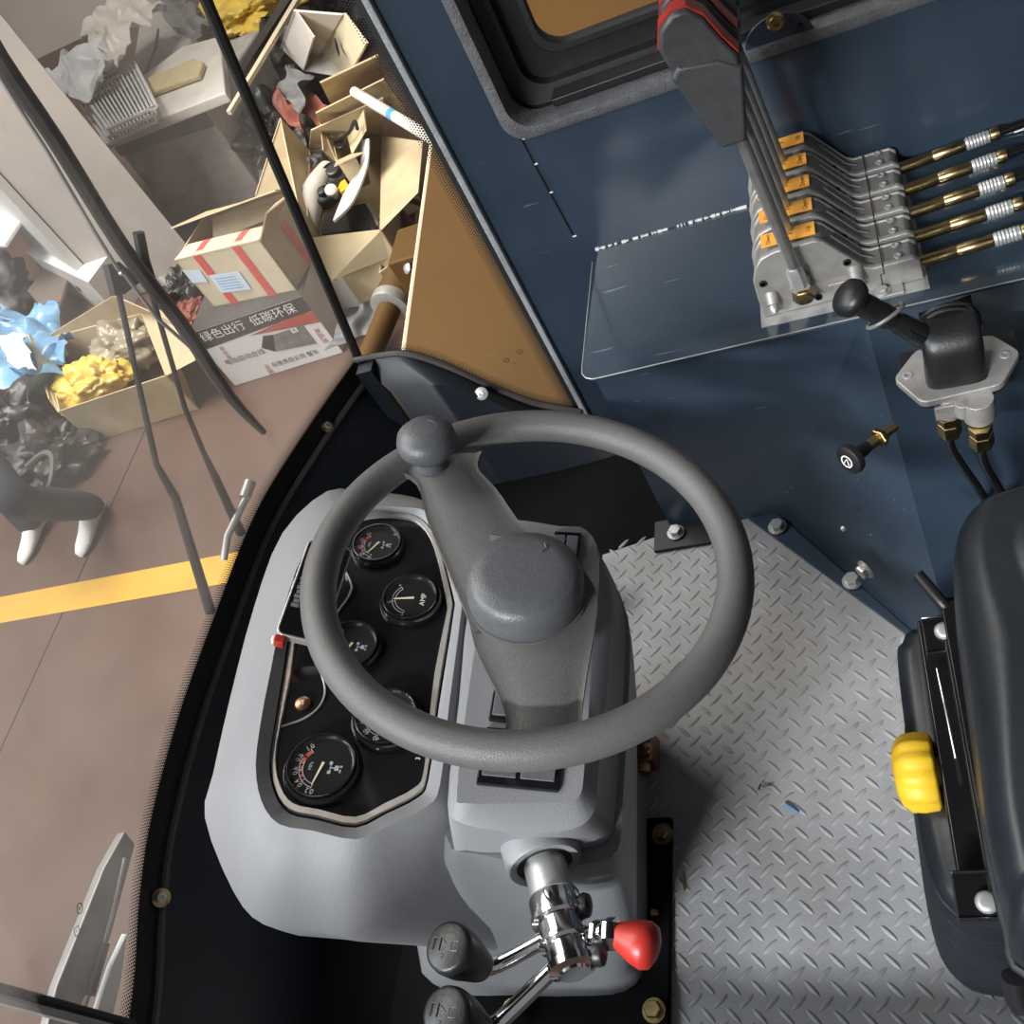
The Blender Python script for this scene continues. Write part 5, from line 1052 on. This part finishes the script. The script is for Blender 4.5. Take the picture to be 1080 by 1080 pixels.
for k in range(3):
    z = zc + .08 + k * .05; dy = -k * 8
    t = thing('wire_rack', ('white wire rack at the bottom of the rack stack', 'middle white wire rack of the rack stack', 'topmost white wire rack of the rack stack')[k], 'rack', PZ(120, 135, z), 'white wire racks')
    A, Bq, Cq, Dq = PZ(114, 152 + dy, z), PZ(165, 128 + dy, z), PZ(142, 82 + dy, z), PZ(86, 112 + dy, z)
    b = B(); b.m(paper); b.tube([A, Bq, Cq, Dq], .010, 6, True); b.build('rack_frame', None, t)
    b = B(); b.m(paper)
    for q in range(1, 14): f = q / 14; b.tube([A.lerp(Bq, f), Dq.lerp(Cq, f)], .006, 5)
    g_ = b.build('rack_bars', None, t); g_['kind'] = 'stuff'
crumple('white_sheet', 'bright white crumpled plastic sheet draped beside the concrete column', 'sheet', [PZ(82, 112, zc + .22), PZ(120, 85, zc + .24), PZ(112, 45, zc + .3), PZ(52, 80, zc + .25)], paper, 11, .12)
crumple('white_sheet', 'cream crumpled sheet behind the bright white one, above the racks', 'sheet', [PZ(85, 40, zc + .3), PZ(125, 70, zc + .26), PZ(165, 0, zc + .3), PZ(130, -5, zc + .35)], milky, 14, .12)
crumple('clear_film', 'dull clear film hanging right of the grey cracked board', 'film', [PZ(165, 15, zc + .1), PZ(205, 45, zc + .06), PZ(225, 30, zc + .06), PZ(190, -5, zc + .1)], greycloth, 22, .12)
# left side: tarp, blue sheet, carton with yellow bag
blob('grey_tarp', 'dark grey rumpled tarp bundle at the left edge beside the column', 'tarp', PZ(-12, 312, -.88), (.26, .28, .22), greycloth, 21, .35)
flat('white_board', 'bright white board leaning at the left edge behind the grey tarp', 'board', ((-30, 150), (0, 186), (30, 228), (8, 262), (-30, 262)), -.60, .03, mat('white_board_face', (.80, .82, .84), .6))
flat('brown_board', 'dark brown scrap board leaning under the grey tarp bundle', 'board', ((32, 310), (62, 272), (80, 282), (60, 345)), -.95, .03, mat('brown_board_face', (.13, .10, .085), .7))
crumple('blue_sheet', 'crumpled blue plastic sheet at the left edge of the view', 'sheet', [PZ(-15, 440, -.85), PZ(72, 402, -.85), PZ(62, 322, -.88), PZ(-15, 338, -.85)], bluebag, 31, .16, n=26)
crumple('white_film', 'thin white film folded on top of the blue sheet', 'film', [PZ(8, 382, -.72), PZ(40, 395, -.72), PZ(22, 350, -.72), PZ(0, 352, -.72)], paper, 33, .05)
yb, YR, yc_ = carton('low open carton holding a yellow bag, below the wiper pivot', ((62, 434), (176, 396), (150, 330), (44, 358)), -.87, GZ, ((3, ((30, 352), (52, 420), -.80, -.84)), (2, ((120, 312), (178, 338), -.74, -.80)), (1, ((206, 380), (186, 322), -.86, -.80))))
blob('yellow_bag', 'dull yellow plastic bag inside the low open carton', 'bag', PZ(98, 404, -.92), (.20, .14, .12), yellowbag, 41, .4)
blob('clear_bag', 'dusty grey clear bag filling the back of the low open carton', 'bag', PZ(134, 366, -.94), (.20, .16, .12), mat('dusty_clear_bag', (.26, .22, .15), .3, 0, .25, 10, .4, 30), 44, .4)
blob('black_bag', 'black plastic bag on the floor in front of the blue sheet, beside the walking person', 'bag', PZ(52, 482, -1.02), (.26, .20, .15), blackbag, 51, .5)
blob('black_bag', 'black plastic bag at the left edge below the blue sheet', 'bag', PZ(10, 450, -.95), (.28, .22, .2), blackbag, 55, .5)
b = B(); b.m(greycloth).tube([PZ(28, 492, -.80), PZ(45, 478, -.78), PZ(55, 482, -.78), PZ(54, 505, -.80), PZ(50, 515, -.85)], .012, 6, smoothpts=5); tag(b.build('bag_strap'), 'pale grey strap looped over the black bag on the floor', 'strap')
b = B(); b.m(steel).cyl(PZ(160, 285, -1.05), PZ(198, 316, -1.05), .02); tag(b.build('metal_pipe'), 'short bright metal pipe on the floor beside the column base', 'pipe')
blob('red_scrap', 'dark red scrap on the floor at the left end of the printed carton', 'scrap', PZ(197, 335, -1.04), (.10, .12, .07), redbrown, 61, .4)
blob('black_bag', 'dark bag behind the taped carton at the column base', 'bag', PZ(198, 305, -1.02), (.09, .12, .12), blackbag, 66, .5)
crumple('clear_film', 'grey crumpled film lying right of the white carton near the cab', 'film', [PZ(352, 372, -.95), PZ(395, 350, -.95), PZ(392, 315, -.9), PZ(360, 325, -.85)], greycloth, 71, .1)
for k, q in enumerate((((430, 210), (465, 222)), ((425, 225), (455, 262)), ((440, 245), (452, 285)))):
    b = B(); b.m(redbrown).tube([PZ(*q[0], -.85), PZ(*q[1], -.85)], .014, 8); tag(b.build('reddish_rod'), ('reddish rod nearest the torn carton flap top, by the deck edge', 'middle of three reddish rods by the deck edge', 'lowest of three reddish rods, above the hydraulic cylinder')[k], 'rod', 'reddish rods')
carton('brown carton behind the hydraulic cylinder, right of the torn front flap', ((400, 288), (436, 262), (440, 222), (402, 238)), -.85, GZ, ((0, ((440, 282), (412, 300), -.95, -.98)),))

# ================================================================== PERSON walking past
hp = PZ(97, 560, GZ); ank = V((-3.005, 1.80, GZ + .10)); knee1 = PZ(16, 530, GZ + .50); hip = V((-3.33, 1.92, GZ + .93))
pe_ = thing('person', 'person walking by the yellow line, dark trousers and white shoes, only legs in view', 'person', V((hip.x, hip.y, GZ)))
def skinned(name, pts, edges, m_, parent, sub=2):
    me = bpy.data.meshes.new(name); me.from_pydata([V(p[0]) - BASE[parent] for p in pts], edges, []); me.materials.append(m_)
    o = bpy.data.objects.new(name, me); S.collection.objects.link(o); o.parent = parent; BASE[o] = BASE[parent]
    md = o.modifiers.new('skin', 'SKIN'); md.use_smooth_shade = True
    for k, (p, r) in enumerate(pts): me.skin_vertices[0].data[k].radius = (r, r); me.skin_vertices[0].data[k].use_root = (k == 0)
    s_ = o.modifiers.new('s', 'SUBSURF'); s_.levels = sub; s_.render_levels = sub; return o
fd = V((-.15, -1, 0)).normalized(); sd = V((1, -.15, 0)).normalized()
ank2 = V((-3.36, 1.80, GZ + .12)); knee2 = V((-3.44, 1.93, GZ + .50))
H1, H2 = hip + sd * .09, hip - sd * .09
chest = hip + Z3 * .42 + fd * .04; neck = hip + Z3 * .56 + fd * .05; headc = hip + Z3 * .70 + fd * .08
S1, S2 = chest + sd * .17 + Z3 * .06, chest - sd * .17 + Z3 * .06
el1, el2 = S1 + V((.05, .08, -.28)), S2 + V((-.05, -.04, -.28)); ha1, ha2 = el1 + V((.02, -.10, -.22)), el2 + V((.0, -.14, -.20))
body = skinned('body', [(hip, .10), (hip + Z3 * .2 + fd * .02, .10), (chest, .11), (neck, .055), (headc - Z3 * .02, .085), (headc + Z3 * .07, .085), (H1, .07), (knee1, .05), (ank, .038), (H2, .07), (knee2, .05), (ank2, .042), (S1, .065), (el1, .042), (ha1, .032), (S2, .065), (el2, .042), (ha2, .032)],
    [(0, 1), (1, 2), (2, 3), (3, 4), (4, 5), (0, 6), (6, 7), (7, 8), (0, 9), (9, 10), (10, 11), (2, 12), (12, 13), (13, 14), (2, 15), (15, 16), (16, 17)], skin, pe_)
skinned('trousers', [(hip, .145), (hip + Z3 * .10, .14), (H1, .105), (knee1, .078), (ank - Z3 * .02, .072), (ank - Z3 * .07 + fd * .01, .07), (H2, .105), (knee2, .078), (ank2 - Z3 * .02, .072), (ank2 - Z3 * .09 + fd * .01, .07)], [(0, 1), (0, 2), (2, 3), (3, 4), (4, 5), (0, 6), (6, 7), (7, 8), (8, 9)], denim, pe_)
skinned('jacket', [(hip + Z3 * .02, .165), (hip + Z3 * .22 + fd * .02, .155), (chest, .16), (S1, .082), (el1, .06), (ha1 + (el1 - ha1) * .05, .048), (S2, .082), (el2, .06), (ha2 + (el2 - ha2) * .05, .048), (neck - Z3 * .03, .075)], [(0, 1), (1, 2), (2, 3), (3, 4), (4, 5), (2, 6), (6, 7), (7, 8), (2, 9)], jacket, pe_)
b = B(); b.m(hairm).sphere(headc + Z3 * .05 - fd * .02, .098, sc=(1, 1.05, .9)); b.build('hair', None, pe_)
b = B(); b.m(skin); hcn = headc + fd * .09; b.sphere(hcn + Z3 * .0, .016, 10, 8, (1, 1.3, 1.5)); 
for sgn in (-1, 1): b.sphere(headc + sd * sgn * .088 + Z3 * .005, .024, 10, 8, (.5, .9, 1.3))
b.m(ink)
for sgn in (-1, 1): b.sphere(headc + fd * .078 + sd * sgn * .032 + Z3 * .03, .009, 10, 6)
b.m(redbrown).box(headc + fd * .080 - Z3 * .045, (.04, .012, .008)); b.build('face', None, pe_)
for hd, el in ((ha1, el1), (ha2, el2)):
    b = B(); b.m(skin); d = (hd - el).normalized()
    for k in range(4): o = hd + d * .04 + fd * (.03 - .02 * k); b.tube([hd + fd * (.015 - .01 * k), o, o + d * (.05 + .008 * (1 - abs(k - 1.3))) + V((0, 0, -.005))], [.014, .010, .007], 8)
    b.tube([hd + fd * .02, hd + fd * .045 + d * .03, hd + fd * .05 + d * .06], [.013, .010, .008], 8); b.build('hand', None, pe_)
def shoe_(toe, heel, name='shoe'):
    b = B(); b.m(shoe); toe, heel = V(toe), V(heel); d = (toe - heel); L = d.length; d = d.normalized(); w = d.cross(Z3).normalized(); loops = []
    for t, wd, h in ((0, .026, .05), (.06, .036, .075), (.25, .038, .10), (.42, .037, .085), (.62, .044, .06), (.82, .045, .045), (.95, .032, .035), (1, .012, .02)):
        c = heel + d * L * t; loops.append([c + w * (wd * math.cos(a)) * (1 if math.sin(a) < .3 else .9) + Z3 * (max(0.0, .5 * h + .5 * h * math.sin(a))) for a in [2 * math.pi * k / 14 for k in range(14)]])
    b.loft(loops); b.build(name, None, pe_, angle=60)
shoe_((-3.0, 1.575, GZ + .004), (-3.01, 1.86, GZ + .004)); shoe_(PZ(18, 580, GZ + .004) * .0 + V((-3.36, 1.60, GZ + .004)), V((-3.36, 1.88, GZ + .004)))
